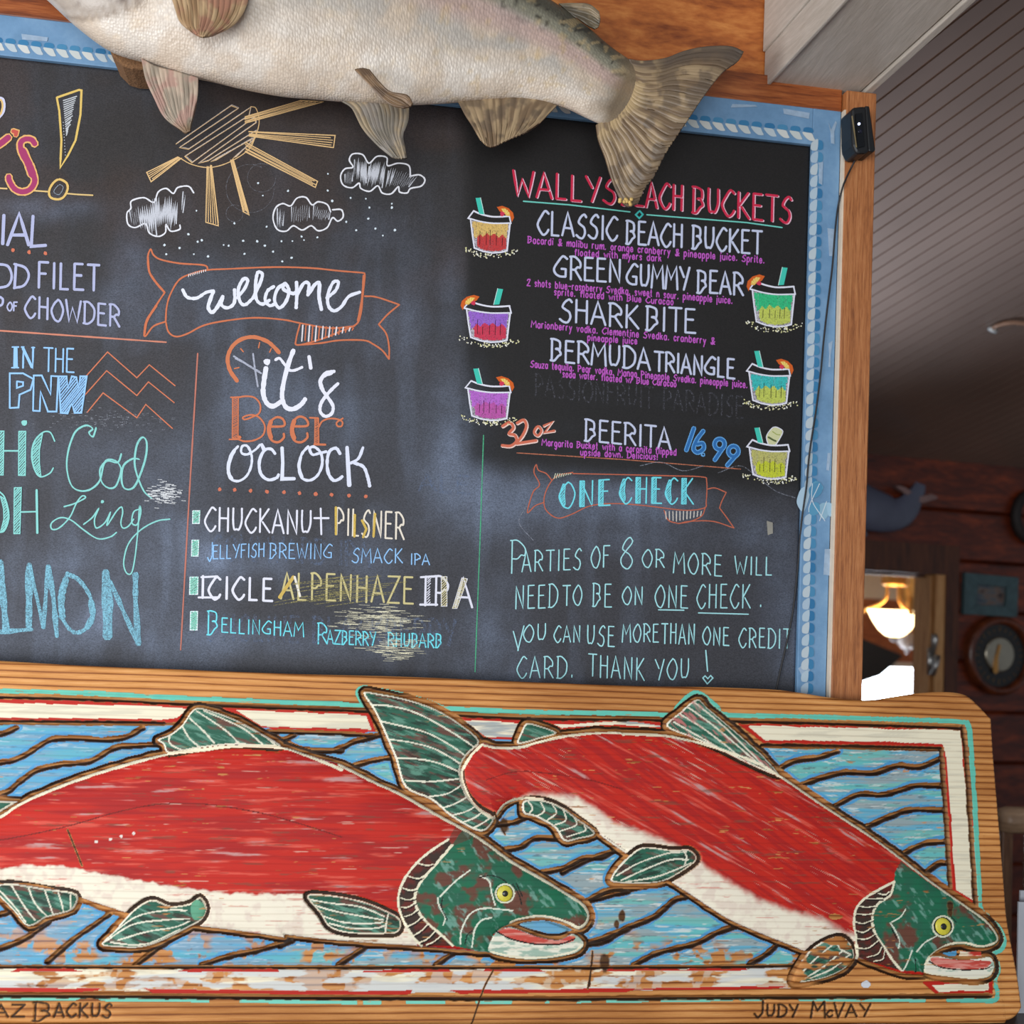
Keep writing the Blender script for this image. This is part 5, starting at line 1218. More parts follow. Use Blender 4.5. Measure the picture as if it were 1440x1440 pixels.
line(K('b8', '845,1115 860,1135 1000,1155 1130,1165 1215,1152 1250,1115'), 2.2, CRL, 4); line(K('b8', '870,1065 930,1098 1050,1115 1190,1112 1245,1090'), 1.8, L((30, 18, 16)), 4)
line(K('b5', '-200,690 0,665 270,610 500,545 680,512 860,512 1080,545 1250,590 1440,650'), 1.5, L((110, 26, 20)), 3); line(K('b6', '850,410 980,375 1150,388 1300,415 1420,450'), 1.5, L((130, 28, 22)), 4)
i1 = inside(smooth(K('b5', '810,930 830,915 855,930 868,960 850,995 820,1000 805,965'), True)); COL[i1] = L((96, 160, 128))
# eyes are built as parts of their own; leave a dark socket
def ell(cx, cy, r): an = np.linspace(0, 2 * math.pi, 40, endpoint=False); return np.stack([cx + r * np.cos(an), cy + r * np.sin(an)], 1)
EYES = [(K('b6', '927,888')[0], 13.2, 3), (K('b7', '1177,770')[0], 14.6, 4)]
for (cx, cy), r_, reg in EYES:
    i = inside(ell(cx, cy, r_ + 1.0)); COL[i] = L((222, 222, 196)); i = inside(ell(cx, cy, r_ - 1.5)); COL[i] = L((24, 24, 20))
    HGT[inside(ell(cx, cy, r_ + 2))] = 5.5
# dry cracks, chips
for crop, q in (('b6', '880,1215 850,1270 830,1320 790,1440'), ('b6', '1300,1140 1295,1200 1280,1290'), ('b6', '885,545 905,590 930,640'), ('b5', '290,620 330,720 350,770'), ('b7', '75,850 65,960')):
    p = smooth(K(crop, q)); ii, d, sd = seg_field(p, 6); BURN[ii] = np.maximum(BURN[ii], .95 * sstep(1.8, .5, d)); k = ii[d < 1.6]; COV[k] = 0
for crop, q, s_ in (('b6', '1350,1180', 10), ('b6', '930,600', 9), ('b7', '170,740', 7), ('b6', '1400,1020', 5), ('b7', '1200,705', 6), ('b8', '985,770', 5)):
    (cx, cy) = K(crop, q)[0]; e = np.exp(-(((px - cx) / s_) ** 2 + ((py - cy) / (s_ * 1.6)) ** 2)); BURN[:] = np.maximum(BURN, .85 * sstep(.35, .7, e * (0.5 + streaks(5, 20, 7)))) ; COV[:] = COV * (1 - sstep(.4, .75, e * (0.5 + streaks(5, 20, 7))))
for q in ('410,670', '470,660', '515,648', '567,635'): cx, cy = K('b5', q)[0]; i = inside(ell(cx, cy, 2.2)); COL[i] = L((226, 216, 206))
i = inside(smooth(K('b8', '470,1200 500,1180 528,1200 510,1225 480,1222'), True)); setc(i, L((214, 216, 222)))
i = inside(smooth(K('b8', '265,790 300,780 350,795 330,812 280,812'), True)); COV[i] = 0; BURN[i] = 0
# wear: little flakes of bare wood along the grain
fl = sstep(.74, .80, streaks(26, 3.0, 401)) * sstep(.45, .6, fbm(px / 90, py / 60, 403, 3)); COV[:] = COV * (1 - .8 * fl * (REG != 2))

# ---- carved signatures
def carve(t, x0, y0, x1, y1, h, sp=.25):
    W = measure(t, sp); u_ = np.array([x1 - x0, y1 - y0]) / W; x = 0.0
    for ch in t:
        (gw, st), b0, hh = glyph(ch)
        for s_ in st.split():
            cu = s_[0] == '~'; s_ = s_.lstrip('~'); q = np.array([[int(s_[k]) / 9, (int(s_[k + 1]) - b0) / 9.0] for k in range(0, len(s_) - 1, 2)])
            p = np.array([x0, y0]) + (x + q[:, :1] * gw) * u_ + q[:, 1:] * np.array([.05 * h, -h])
            p = smooth(p, False, 5) if cu else p
            ii, d, sd = seg_field(p, 6); BURN[ii] = np.maximum(BURN[ii], .93 * sstep(2.1, 1.0, d)); k = ii[d < 2]; HGT[k] = np.minimum(HGT[k], -1.6); COV[k] = 0
        x += gw + sp
carve('J', 1060, 1431, 1074, 1431, 23); carve('UDY', 1078, 1430, 1122, 1430, 17); carve('M', 1141, 1431, 1161, 1431, 22); carve('C', 1163, 1430, 1171, 1430, 9); carve('V', 1173, 1431, 1187, 1431, 20); carve('AY', 1190, 1430, 1224, 1429, 17)
carve('CH', -34, 1430, -14, 1430, 17) if False else None
carve('AZ', -8, 1430, 34, 1430, 17); carve('B', 46, 1436, 72, 1436, 26); carve('ACKUS', 76, 1430, 156, 1431, 19)

# ---- the board's own relief: weathered grain, soft edges
gr = np.sin((py + 5.0 * fbm(px / 240, py / 40, 501, 3) * 4 + px * .006) * 2 * math.pi / 7.2)
# knots near the right end bend the rings
HGT += .28 * gr * (1 - .6 * np.minimum(COV, 1)) + .15 * (ST3 - .5)
te_y = np.interp(px, te[:NX - 60, 0], te[:NX - 60, 1])
VV = np.repeat(np.linspace(0, 1, NY), NX); UU = np.tile(np.linspace(0, 1, NX), NY)
edge = np.minimum(np.minimum(VV * 480, (1 - VV) * 480), (1 - UU) * 1650)
HGT -= 3.6 * np.clip(1 - edge / 5.0, 0, 1) ** 2
mm = .00128                                     # one photo pixel on the plank, in metres
P3 = plank(np.stack([px, py], 1)) + PN[None] * (HGT * mm)[:, None]
RGBA = np.hstack([COL, COV[:, None]])

def plank_mat():
    mt, nt, b = nodes('carved_painted_cedar')
    at_ = N(nt, 'ShaderNodeAttribute', attribute_name='paint'); ab = N(nt, 'ShaderNodeAttribute', attribute_name='burn')
    tc = N(nt, 'ShaderNodeTexCoord')
    mp = N(nt, 'ShaderNodeMapping'); mp.inputs['Scale'].default_value = (1.0, 1.0, 1.0); mp.inputs['Rotation'].default_value = (-TH, 0, 0)
    nt.links.new(tc.outputs['Object'], mp.inputs[0])
    n0 = N(nt, 'ShaderNodeTexNoise', Scale=1.6, Detail=3.0, Distortion=0.4)
    mp2 = N(nt, 'ShaderNodeMapping'); mp2.inputs['Scale'].default_value = (1.1, 1, 5); nt.links.new(tc.outputs['Object'], mp2.inputs[0]); nt.links.new(mp2.outputs[0], n0.inputs['Vector'])
    wv_ = N(nt, 'ShaderNodeTexWave', wave_type='BANDS', bands_direction='Z'); wv_.inputs['Scale'].default_value = 36.0; wv_.inputs['Distortion'].default_value = 2.4; wv_.inputs['Detail'].default_value = 3.0; wv_.inputs['Detail Scale'].default_value = 0.35
    nt.links.new(mp2.outputs[0], wv_.inputs['Vector']); wv_.inputs['Scale'].default_value = 5.6
    fine = N(nt, 'ShaderNodeTexNoise', Scale=9.0, Detail=6.0, Roughness=0.7)
    mp3 = N(nt, 'ShaderNodeMapping'); mp3.inputs['Scale'].default_value = (1.2, 9, 26); nt.links.new(tc.outputs['Object'], mp3.inputs[0]); nt.links.new(mp3.outputs[0], fine.inputs['Vector'])
    mx = N(nt, 'ShaderNodeMix', data_type='FLOAT'); mx.inputs[0].default_value = 0.82; nt.links.new(wv_.outputs['Fac'], mx.inputs[2]); nt.links.new(fine.outputs[0], mx.inputs[3])
    r = ramp(nt, [(0.24, lin(138, 80, 36)), (0.40, lin(194, 128, 66)), (0.60, lin(216, 152, 88)), (0.78, lin(228, 174, 112))])
    nt.links.new(mx.outputs[0], r.inputs[0])
    r0 = ramp(nt, [(0.35, (0.62, 0.52, 0.42)), (0.6, (1.05, 1.05, 1.05))]); nt.links.new(n0.outputs[0], r0.inputs[0])
    m0 = N(nt, 'ShaderNodeMix', data_type='RGBA', blend_type='MULTIPLY'); m0.inputs[0].default_value = 0.8; nt.links.new(r.outputs[0], m0.inputs[6]); nt.links.new(r0.outputs[0], m0.inputs[7])
    rl = ramp(nt, [(0.02, (0.42, 0.30, 0.22)), (0.14, (0.86, 0.82, 0.78)), (0.32, (1, 1, 1))]); nt.links.new(wv_.outputs['Fac'], rl.inputs[0])
    ml_ = N(nt, 'ShaderNodeMix', data_type='RGBA', blend_type='MULTIPLY'); ml_.inputs[0].default_value = 0.85; nt.links.new(m0.outputs[2], ml_.inputs[6]); nt.links.new(rl.outputs[0], ml_.inputs[7]); m0 = ml_
    # scorched
    mb_ = N(nt, 'ShaderNodeMix', data_type='RGBA'); nt.links.new(ab.outputs['Fac'], mb_.inputs[0]); nt.links.new(m0.outputs[2], mb_.inputs[6]); mb_.inputs[7].default_value = (*lin(18, 10, 7), 1)
    # paint with the grain showing through
    g = ramp(nt, [(0.0, (0.72, 0.72, 0.72)), (0.22, (1, 1, 1))]); nt.links.new(mx.outputs[0], g.inputs[0])
    pm = N(nt, 'ShaderNodeMix', data_type='RGBA', blend_type='MULTIPLY'); pm.inputs[0].default_value = 0.2; nt.links.new(at_.outputs['Color'], pm.inputs[6]); nt.links.new(rl.outputs[0], pm.inputs[7])
    pb = N(nt, 'ShaderNodeMix', data_type='RGBA'); nt.links.new(at_.outputs['Alpha'], pb.inputs[0]); nt.links.new(mb_.outputs[2], pb.inputs[6]); nt.links.new(pm.outputs[2], pb.inputs[7])
    nt.links.new(pb.outputs[2], b.inputs['Base Color'])
    b.inputs['Roughness'].default_value = 0.58; b.inputs['Specular IOR Level'].default_value = 0.25
    bump(nt, b, fine.outputs[0], 0.22, 0.0015)
    return mt
M_PLANK = plank_mat()
QUADS = grid_quads(NY, NX)[:, ::-1]
FR = REG[QUADS]; FREG = np.sort(FR, axis=1)[:, 2]
pl_root = empty('carved_plank', np.array([at(600, 1200, 2.08)[0], plank([(600, 1440)])[0][1] + .02, zc]), 'long carved cedar plank with two painted red salmon leaning above the counter', 'carved sign')
def region(name, regs, parent, label):
    fq = QUADS[np.isin(FREG, regs)]
    used, inv = np.unique(fq.ravel(), return_inverse=True)
    o = mesh_obj(name, P3[used], inv.reshape(-1, 4), M_PLANK, parent, None, True, RGBA[used])
    a_ = o.data.attributes.new('burn', 'FLOAT', 'POINT'); a_.data.foreach_set('value', BURN[used].astype(np.float32))
    if label: o['label'] = label
    return o
region('wood_ground', [0], pl_root, 'bare honey coloured cedar with carved grooves')
region('painted_water', [1], pl_root, 'blue painted water')
region('painted_border', [2], pl_root, 'cream border between red lines')
fa = region('carved_salmon', [3], pl_root, 'big red salmon at the left, head low')
fb = region('carved_salmon', [4], pl_root, 'red salmon at the right, diving with green head')
# back and sides of the plank
loop = np.concatenate([np.arange(NX), np.arange(1, NY) * NX + NX - 1, (NY - 1) * NX + np.arange(NX - 2, -1, -1), np.arange(NY - 2, 0, -1) * NX])
Lp = P3[loop]; Bk = plank(np.stack([px[loop], py[loop]], 1)) - PN * PT
n_ = len(loop)
sv = np.vstack([Lp, Bk]); sf = [(i_, (i_ + 1) % n_, n_ + (i_ + 1) % n_, n_ + i_) for i_ in range(n_)] + [list(range(n_, 2 * n_))]
so = mesh_obj('plank_body', sv, sf, M_PLANK, pl_root, None, False, np.zeros((2 * n_, 4)))
# eyes
M_EYE = plain('yellow_eye_paint', (206, 194, 62), .35, 0, .1, 200); M_PUP = plain('dark_pupil', (40, 40, 36), .25); M_SCREW = plain('grey_screw', (150, 150, 140), .35, .6)
for (cx, cy), r_, reg in EYES:
    c0 = plank([(cx, cy)])[0] + PN * (5.5 * mm); R_ = r_ * mm
    mb = MB(); mb.lathe([(R_ * .80, -.001), (R_ * .80, .0012), (R_ * .66, .0022), (0.0001, .003)], c0, PN, 32); e = mb.build('eye', M_EYE, fa if reg == 3 else fb, smooth_shade=True); e['label'] = 'yellow eye'
    mb = MB(); mb.lathe([(R_ * .30, .0018), (R_ * .30, .0034), (R_ * .2, .0040), (0.0001, .0042)], c0, PN, 24); mb.build('pupil', M_PUP, fa if reg == 3 else fb, smooth_shade=True)

# ================================================================== the mounted salmon
YS = 2.075                                   # middle of the fish, in front of the wall
salmon = empty('mounted_salmon', at(420, 60, 2.17), 'large taxidermied silver salmon mounted above the chalkboard, tail to the right', 'mounted fish')
def salmon_mat():
    mt, nt, b = nodes('salmon_skin')
    at_ = N(nt, 'ShaderNodeAttribute', attribute_name='paint')
    uv = N(nt, 'ShaderNodeUVMap', uv_map='UVMap')
    mp = N(nt, 'ShaderNodeMapping'); mp.inputs['Scale'].default_value = (1, 1, 1); nt.links.new(uv.outputs[0], mp.inputs[0])
    vo = N(nt, 'ShaderNodeTexVoronoi', Scale=1.15, Randomness=0.6); nt.links.new(mp.outputs[0], vo.inputs['Vector'])
    tc = N(nt, 'ShaderNodeTexCoord')
    n1 = N(nt, 'ShaderNodeTexNoise', Scale=22.0, Detail=6.0, Roughness=0.7); nt.links.new(tc.outputs['Object'], n1.inputs['Vector'])
    n2 = N(nt, 'ShaderNodeTexNoise', Scale=260.0, Detail=2.0); nt.links.new(tc.outputs['Object'], n2.inputs['Vector'])
    r1 = ramp(nt, [(0.3, (0.84, 0.82, 0.80)), (0.55, (1.0, 1.0, 1.0)), (0.72, (1.08, 1.03, 0.93))]); nt.links.new(n1.outputs[0], r1.inputs[0])
    r2 = ramp(nt, [(0.15, (1.05, 1.05, 1.05)), (0.62, (0.90, 0.89, 0.88))]); nt.links.new(vo.outputs['Distance'], r2.inputs[0])
    m1 = N(nt, 'ShaderNodeMix', data_type='RGBA', blend_type='MULTIPLY'); m1.inputs[0].default_value = 1; nt.links.new(at_.outputs['Color'], m1.inputs[6]); nt.links.new(r1.outputs[0], m1.inputs[7])
    m2 = N(nt, 'ShaderNodeMix', data_type='RGBA', blend_type='MULTIPLY'); nt.links.new(at_.outputs['Alpha'], m2.inputs[0]); nt.links.new(m1.outputs[2], m2.inputs[6]); nt.links.new(r2.outputs[0], m2.inputs[7])
    nt.links.new(m2.outputs[2], b.inputs['Base Color'])
    b.inputs['Roughness'].default_value = 0.36; b.inputs['Specular IOR Level'].default_value = 0.45
    inv = N(nt, 'ShaderNodeMath', operation='SUBTRACT'); inv.inputs[0].default_value = 1.0; nt.links.new(vo.outputs['Distance'], inv.inputs[1])
    ml = N(nt, 'ShaderNodeMath', operation='MULTIPLY'); nt.links.new(inv.outputs[0], ml.inputs[0]); nt.links.new(at_.outputs['Alpha'], ml.inputs[1])
    ad = N(nt, 'ShaderNodeMath', operation='MULTIPLY_ADD'); nt.links.new(n2.outputs[0], ad.inputs[0]); ad.inputs[1].default_value = 0.35; nt.links.new(ml.outputs[0], ad.inputs[2])
    bump(nt, b, ad.outputs[0], 0.5, 0.0022)
    return mt
M_SKIN = salmon_mat()
stn = np.array([(-150, -212, -136, -176), (-110, -246, -78, -142), (-40, -276, 0, -72), (20, -292, 40, -22), (60, -300, 66, 0), (110, -302, 112, 42), (160, -300, 158, 74), (210, -295, 208, 90), (260, -288, 258, 107), (310, -276, 304, 117), (360, -258, 346, 127), (410, -238, 396, 136), (460, -214, 440, 140), (510, -184, 490, 144), (560, -152, 535, 147), (610, -114, 582, 148), (652, -80, 625, 146), (690, -56, 662, 143), (722, -36, 696, 141), (757, -12, 726, 140), (790, 10, 756, 143), (812, 27, 776, 147), (832, 42, 794, 152), (850, 58, 808, 158), (868, 72, 824, 166), (886, 84, 842, 174), (897, 92, 856, 178), (910, 101, 872, 183), (926, 116, 888, 188)], float)
NS, NR = 260, 84
up = resample(smooth(stn[:, :2], False, 6), 800); lo = resample(smooth(stn[:, 2:], False, 6), 800)
tt = np.linspace(0, 1, len(stn)); t2 = np.linspace(0, 1, NS)
sm = smooth(stn, False, 10); q = np.linspace(0, len(sm) - 1, NS); ST_ = np.stack([np.interp(q, np.arange(len(sm)), sm[:, k]) for k in range(4)], 1)
S_M = 2.075 / FPX
bv, bc, buv = [], [], []
th = np.linspace(0, 2 * math.pi, NR, endpoint=False)
arc = 0.0
for i in range(NS):
    U_, L_ = ST_[i, :2], ST_[i, 2:]; c = (U_ + L_) / 2; hv = (U_ - L_) / 2; H = np.linalg.norm(hv)
    s = i / (NS - 1)
    if i: arc += np.linalg.norm((ST_[i, :2] + ST_[i, 2:] - ST_[i - 1, :2] - ST_[i - 1, 2:]) / 2)
    thick = H * S_M * (0.46 - 0.14 * sstep(.75, 1.0, s)) * (0.6 + .4 * sstep(0, .12, s)) * (1 - .80 * sstep(.84, 1.0, s))
    cs, sn = np.cos(th), np.sin(th)
    vv = np.sign(cs) * np.abs(cs) ** 0.95; ww = np.sign(sn) * np.abs(sn) ** 0.86
    pp = c + hv * vv[:, None]; dep = YS - ww * thick
    # cheek and gill plate stand a little proud in front of the flank
    X_, Y_ = pp[:, 0], pp[:, 1]
    gl = np.array([86, 20]); 
    gy = np.interp(X_, [60, 88, 120, 155, 185, 215], [-8, 20, 24, 17, 7, -8]); cover = sstep(4, -6, Y_ - gy) * sstep(218, 196, X_) * (sn > 0)
    dep = dep - .007 * cover
    d = ray(pp); P_ = EYE + d * (dep / d[:, 1])[:, None]
    bv.append(P_)
    h = (vv + 1) / 2
    mo = fbm(X_ / 40 + i * 0, Y_ / 30, 601, 4); mo2 = fbm(X_ / 12, Y_ / 10, 603, 3)
    belly_ = mix(L((226, 216, 204)), L((218, 202, 184)), sstep(.4, .65, mo)); side = mix(L((208, 190, 170)), L((190, 182, 172)), sstep(.4, .6, mo))
    back = mix(L((92, 90, 74)), L((70, 62, 48)), mo2); green = L((142, 138, 120)); pink = L((192, 164, 156))
    k = sstep(.30, .62, s)                            # colour bands close up towards the tail
    c_ = mix(belly_, side, sstep(.18, .45, h)); c_ = mix(c_, L((204, 180, 164)), sstep(.46, .60, h) * (1 - sstep(.62, .72, h)) * .6)
    c_ = mix(c_, pink, sstep(.48, .62, h) * (1 - sstep(.68, .78, h)) * (.25 + .5 * k)); c_ = mix(c_, green, sstep(.68, .78, h) * (.4 + .6 * k)); c_ = mix(c_, back, sstep(.80, .93, h))
    c_ = mix(c_, L((206, 178, 128)), sstep(.64, .74, mo2) * .4 * k); spots = sstep(.72, .75, fbm(X_ / 7, Y_ / 7, 607, 2)) * sstep(.62, .8, h); c_ = mix(c_, L((44, 38, 30)), spots * .8)
    tail_ = sstep(.84, .93, s + .05 * (mo - .5)); c_ = mix(c_, mix(L((150, 128, 98)), L((112, 96, 76)), mo), tail_ * .92)
    cv_ = mix(L((176, 164, 152)), L((120, 104, 94)), sstep(.42, .62, fbm(X_ / 22, Y_ / 9, 611, 4))); edge_ = sstep(-9, -3, Y_ - gy) * cover; cv_ = mix(cv_, L((206, 196, 186)), edge_)
    c_ = mix(c_, cv_, cover); low_ = sstep(0, 3, Y_ - gy) * sstep(9, 4, Y_ - gy) * (X_ > 80) * (X_ < 205) * (sn > 0); c_ = mix(c_, L((150, 134, 120)), low_ * .7)
    sc = (1 - cover) * sstep(90, 230, X_ + .5 * (Y_ + 40)) * (1 - .6 * tail_)
    bc.append(np.hstack([c_, sc[:, None] * 1.0]))
    buv.append(np.stack([np.full(NR, arc / 4.6), th / (2 * math.pi) * 2 * 300 / 4.2 * max(.45, H / 200)], 1))
bv = np.vstack(bv); bc = np.vstack(bc); buv = np.vstack(buv)
bf = [tuple(r) for r in grid_quads(NS, NR, True)[:, ::-1]] + [tuple(range(NR)), tuple(range(NS * NR - 1, (NS - 1) * NR - 1, -1))]
body = mesh_obj('body', bv, bf, M_SKIN, salmon, None, True, bc, buv)

def fin_mat():
    mt, nt, b = nodes('salmon_fin')
    at_ = N(nt, 'ShaderNodeAttribute', attribute_name='paint'); nt.links.new(at_.outputs['Color'], b.inputs['Base Color'])
    b.inputs['Roughness'].default_value = 0.42
    tc = N(nt, 'ShaderNodeTexCoord'); n2 = N(nt, 'ShaderNodeTexNoise', Scale=160.0, Detail=4.0); nt.links.new(tc.outputs['Object'], n2.inputs['Vector']); bump(nt, b, n2.outputs[0], 0.25, 0.001)
    return mt
M_FIN = fin_mat()
def fin3(name, base, rim, sideA, sideB, y0, y1, cols, nray=22, nu=90, nv=50, amp=.0016, curl=0.0, thick=.004, seed=1, spots=0, tip=None, label=None):
    """ray-ribbed membrane between its root and its rim (photo outline), root at depth y0, rim at depth y1"""
    base, rim = resample(smooth(base), nu), resample(smooth(rim), nu); sa, sb = resample(smooth(sideA), nv), resample(smooth(sideB), nv)
    u_ = np.linspace(0, 1, nu)[None, :, None]; v_ = np.linspace(0, 1, nv)[:, None, None]
    g = (1 - v_) * base[None] + v_ * rim[None] + (1 - u_) * sa[:, None] + u_ * sb[:, None] - ((1 - u_) * (1 - v_) * base[0] + u_ * (1 - v_) * base[-1] + (1 - u_) * v_ * rim[0] + u_ * v_ * rim[-1])
    U2, V2 = np.meshgrid(np.linspace(0, 1, nu), np.linspace(0, 1, nv)); p = g.reshape(-1, 2); U2 = U2.ravel(); V2 = V2.ravel()
    wob = fbm(U2 * 5, V2 * 2, seed, 3)
    rd = .45 * np.cos((U2 + .02 * wob) * nray * 2 * math.pi) + 2.2 * (fbm(U2 * nray * 1.7, V2 * 1.1, seed + 21, 3) - .5); rd2 = np.cos(U2 * nray * 4 * math.pi + 1)
    y = y0 + (y1 - y0) * V2 + curl * np.sin(U2 * math.pi) * V2 + amp * (rd + .4 * rd2 * V2) * np.minimum(1, 4 * V2 + .1) + .006 * (wob - .5) * V2
    d = ray(p); P_ = EYE + d * (y / d[:, 1])[:, None]
    st_ = fbm(U2 * nray * 1.2, V2 * 2.2, seed + 3, 3); mo = fbm(p[:, 0] / 16, p[:, 1] / 16, seed + 5, 4)
    a, b_, c = (L(x) for x in cols); col = mix(a, b_, sstep(.36, .64, st_)); col = mix(col, c, sstep(.46, .66, mo) * .75); col = mix(col, a * .45, sstep(.35, 1.0, rd) * .35)
    if name == 'tail_fin': col = mix(col, L((84, 72, 62)), sstep(.16, .02, U2) * .7 + sstep(.7, 1.0, V2) * .35); col = mix(col, L((190, 162, 118)), sstep(.35, .05, V2) * sstep(.45, .6, mo) * .8)
    if tip: col = mix(col, L(tip), sstep(.72, 1.0, V2) * .8)
    if spots: col = mix(col, L((40, 34, 28)), sstep(.70, .74, fbm(p[:, 0] / 5, p[:, 1] / 5, seed + 9, 2)) * .8)
    o = mesh_obj(name, P_, [tuple(r) for r in grid_quads(nv, nu)], M_FIN, salmon, None, True, col)
    so_ = o.modifiers.new('thickness', 'SOLIDIFY'); so_.thickness = thick; so_.offset = 0
    if label: o['label'] = label
    return o
BR = ((118, 96, 72), (160, 136, 104), (98, 82, 66))
tf = fin3('tail_fin', K('p', '884,84 892,108 884,140 862,164 838,176'), K('a3', '1300,295 1270,345 1180,412 1080,540 1000,660 930,762 860,870 800,990 752,1052 705,1150'), K('p', '884,84 900,87 920,86 940,82 960,74 985,68 1010,66 1030,67 1045,74'),
     K('p', '838,176 842,198 852,224 858,246 866,268 874,283 883,291 896,287'), YS - .004, YS + .004, BR, 26, 220, 90, .0014, -.02, .006, 701, 0, label='broad mottled brown tail fin')
# worn yellow patches on the tail's tip
mb = MB()
for k in range(9):
    c0 = at(880 + random.uniform(-9, 9), 284 + random.uniform(-4, 4), YS - .008); mb.lathe([(.0001, .004), (.003, .003), (.004, 0), (.0001, -.003)], c0, (random.random() - .5, -1, .3), 8)
mb.build('worn_tip', plain('yellow_filler', (206, 172, 104), .7, 0, .2, 200, .5), tf, smooth_shade=True)
GY = ((150, 138, 122), (190, 170, 150), (176, 136, 124))
fin3('pectoral_fin', K('a1', '795,330 880,375 980,400 1115,440'), K('a1', '1035,742 1050,748 1066,740'), K('a1', '795,330 820,440 870,550 930,660 1035,742'), K('a1', '1115,440 1112,540 1090,640 1075,690 1066,740'), YS - .03, YS - .06, GY, 12, seed=711, tip=(120, 98, 66))
fin3('pectoral_fin', K('p', '224,-66 262,-54 300,-48 352,-60'), K('p', '272,46 284,52 298,50'), K('p', '224,-66 234,-30 246,8 254,30 272,46'), K('p', '352,-60 352,-20 346,10 330,34 298,50'), YS - .105, YS - .135, ((150, 118, 84), (186, 156, 118), (164, 112, 92)), 14, curl=-.02, seed=721, label='brown pectoral fin on the near flank')
fin3('pelvic_fin', K('a2', '478,568 540,560 620,545 720,560 862,602'), K('a2', '770,884 810,892 845,890'), K('a2', '478,568 540,612 600,720 680,810 770,884'), K('a2', '862,602 856,680 830,760 838,830 845,890'), YS - .01, YS - .045, ((124, 116, 104), (160, 142, 116), (136, 128, 120)), 12, seed=731)
fin3('pelvic_fin', K('a2', '556,392 600,385 640,395'), K('a2', '835,606 868,600 880,585'), K('a2', '556,392 610,450 690,530 760,588 835,606'), K('a2', '640,395 700,470 760,520 850,535 880,585'), YS - .088, YS - .10, ((104, 80, 56), (132, 104, 76), (86, 66, 50)), 5, amp=.001, seed=741, label='dark brown folded pelvic fin')
fin3('anal_fin', K('p', '643,141 670,134 700,128 735,128 783,149'), K('p', '676,196 690,207 712,198 740,186'), K('p', '643,141 652,158 664,176 676,196'), K('p', '783,149 772,160 758,174 740,186'), YS - .01, YS - .03, BR, 13, seed=751)
fin3('adipose_fin', K('a3', '262,22 290,45 345,92'), K('a3', '488,70 496,110 488,150 465,164'), K('a3', '262,22 340,20 430,26 488,70'), K('a3', '345,92 380,112 420,140 465,164'), YS, YS - .006, ((96, 84, 64), (140, 122, 96), (80, 70, 54)), 4, amp=.0006, seed=761)
fin3('dorsal_fin', K('p', '420,-228 480,-195 540,-160'), K('p', '560,-330 590,-310 600,-270'), K('p', '420,-228 470,-290 560,-330'), K('p', '540,-160 570,-210 600,-270'), YS, YS + .003, BR, 12, seed=771)
e0 = at(-80, -205, YS - .052); mb = MB(); mb.lathe([(.0135, .004), (.0125, -.004), (.008, -.009), (.0001, -.011)], e0, (0, 1, 0), 24); mb.build('eye', M_PUP, salmon, smooth_shade=True)
# brown felt covered block that holds it to the wall
def felt():
    mt = plain('brown_felt', (122, 88, 58), .95, 0, .3, 260, 1.0); return mt
blk = MB(); pl_ = [at(x, y, 2.10) for x, y in ((146, 50), (158, 78), (172, 92), (186, 96), (203, 97), (228, 96), (300, 60), (300, 10), (180, 10))]; blk.prism(pl_, (0, YFR - 2.10 - .001, 0))
put(blk.build('mounting_block', felt(), salmon, bevel=.004), 'fuzzy brown mounting block')

# ================================================================== small things
M_BLK = plain('black_plastic', (22, 23, 25), .42, 0, .15, 80); M_GLOSS = plain('glossy_black', (8, 9, 12), .08); M_CABLE = plain('black_cable', (30, 27, 28), .55)
cmr = empty('security_camera', at(1205, 213, 2.17), 'small black security camera with a lit spot high on the oak post', 'camera')
YC = 2.12
def slab(name, px_, y0, y1, mat, parent, bev=.003, label=None):
    mb = MB(); mb.prism([at(x, y, y0) for x, y in px_], (0, y1 - y0, 0)); o = mb.build(name, mat, parent, bevel=bev)
    if label: o['label'] = label
    return o
slab('housing', K('a4', '470,612 490,600 545,594 556,610 572,850 548,862 515,864 495,858 476,815 472,770'), YC, 2.172, M_BLK, cmr, .005)
slab('lens_window', K('a4', '492,640 530,632 546,822 505,832'), YC - .003, YC + .004, M_GLOSS, cmr, .001)
slab('side_bracket', K('a4', '545,594 572,594 606,840 598,854 566,850'), YC + .004, 2.19, M_BLK, cmr, .003)
slab('seam', K('a4', '472,650 478,650 502,828 496,830'), YC - .0015, YC + .002, plain('brass_trim', (150, 132, 96), .4, .6), cmr, .0005)
c0 = at(*K('a4', '512,697')[0], YC - .004); mb = MB(); mb.lathe([(.0022, .002), (.0022, -.001), (.0001, -.0016)], c0, (0, 1, 0), 16); mb.build('status_light', emit('blue_white_led', (196, 206, 255), 4.0), cmr, smooth_shade=True)['label'] = 'blue white light spot'
c0 = at(*K('a4', '518,738')[0], YC - .0035); mb = MB(); mb.lathe([(.004, .002), (.004, -.001), (.0025, -.0008), (.0001, .0002)], c0, (0, 1, 0), 20); mb.build('lens', plain('lens_glass', (20, 22, 40), .05), cmr, smooth_shade=True)
cb = smooth(np.array([(1206.5, 214), (1202, 226), (1194, 242), (1187, 258), (1182.5, 272), (1179, 288), (1176.5, 305), (1174, 330), (1171, 370), (1167, 405), (1163, 437), (1158, 482), (1154, 526), (1148, 574), (1144, 600), (1139, 632), (1136, 660), (1134, 685), (1127, 735), (1122, 797), (1115, 860), (1105, 910), (1098, 940), (1091, 975), (1090, 1000)], float), False, 4)
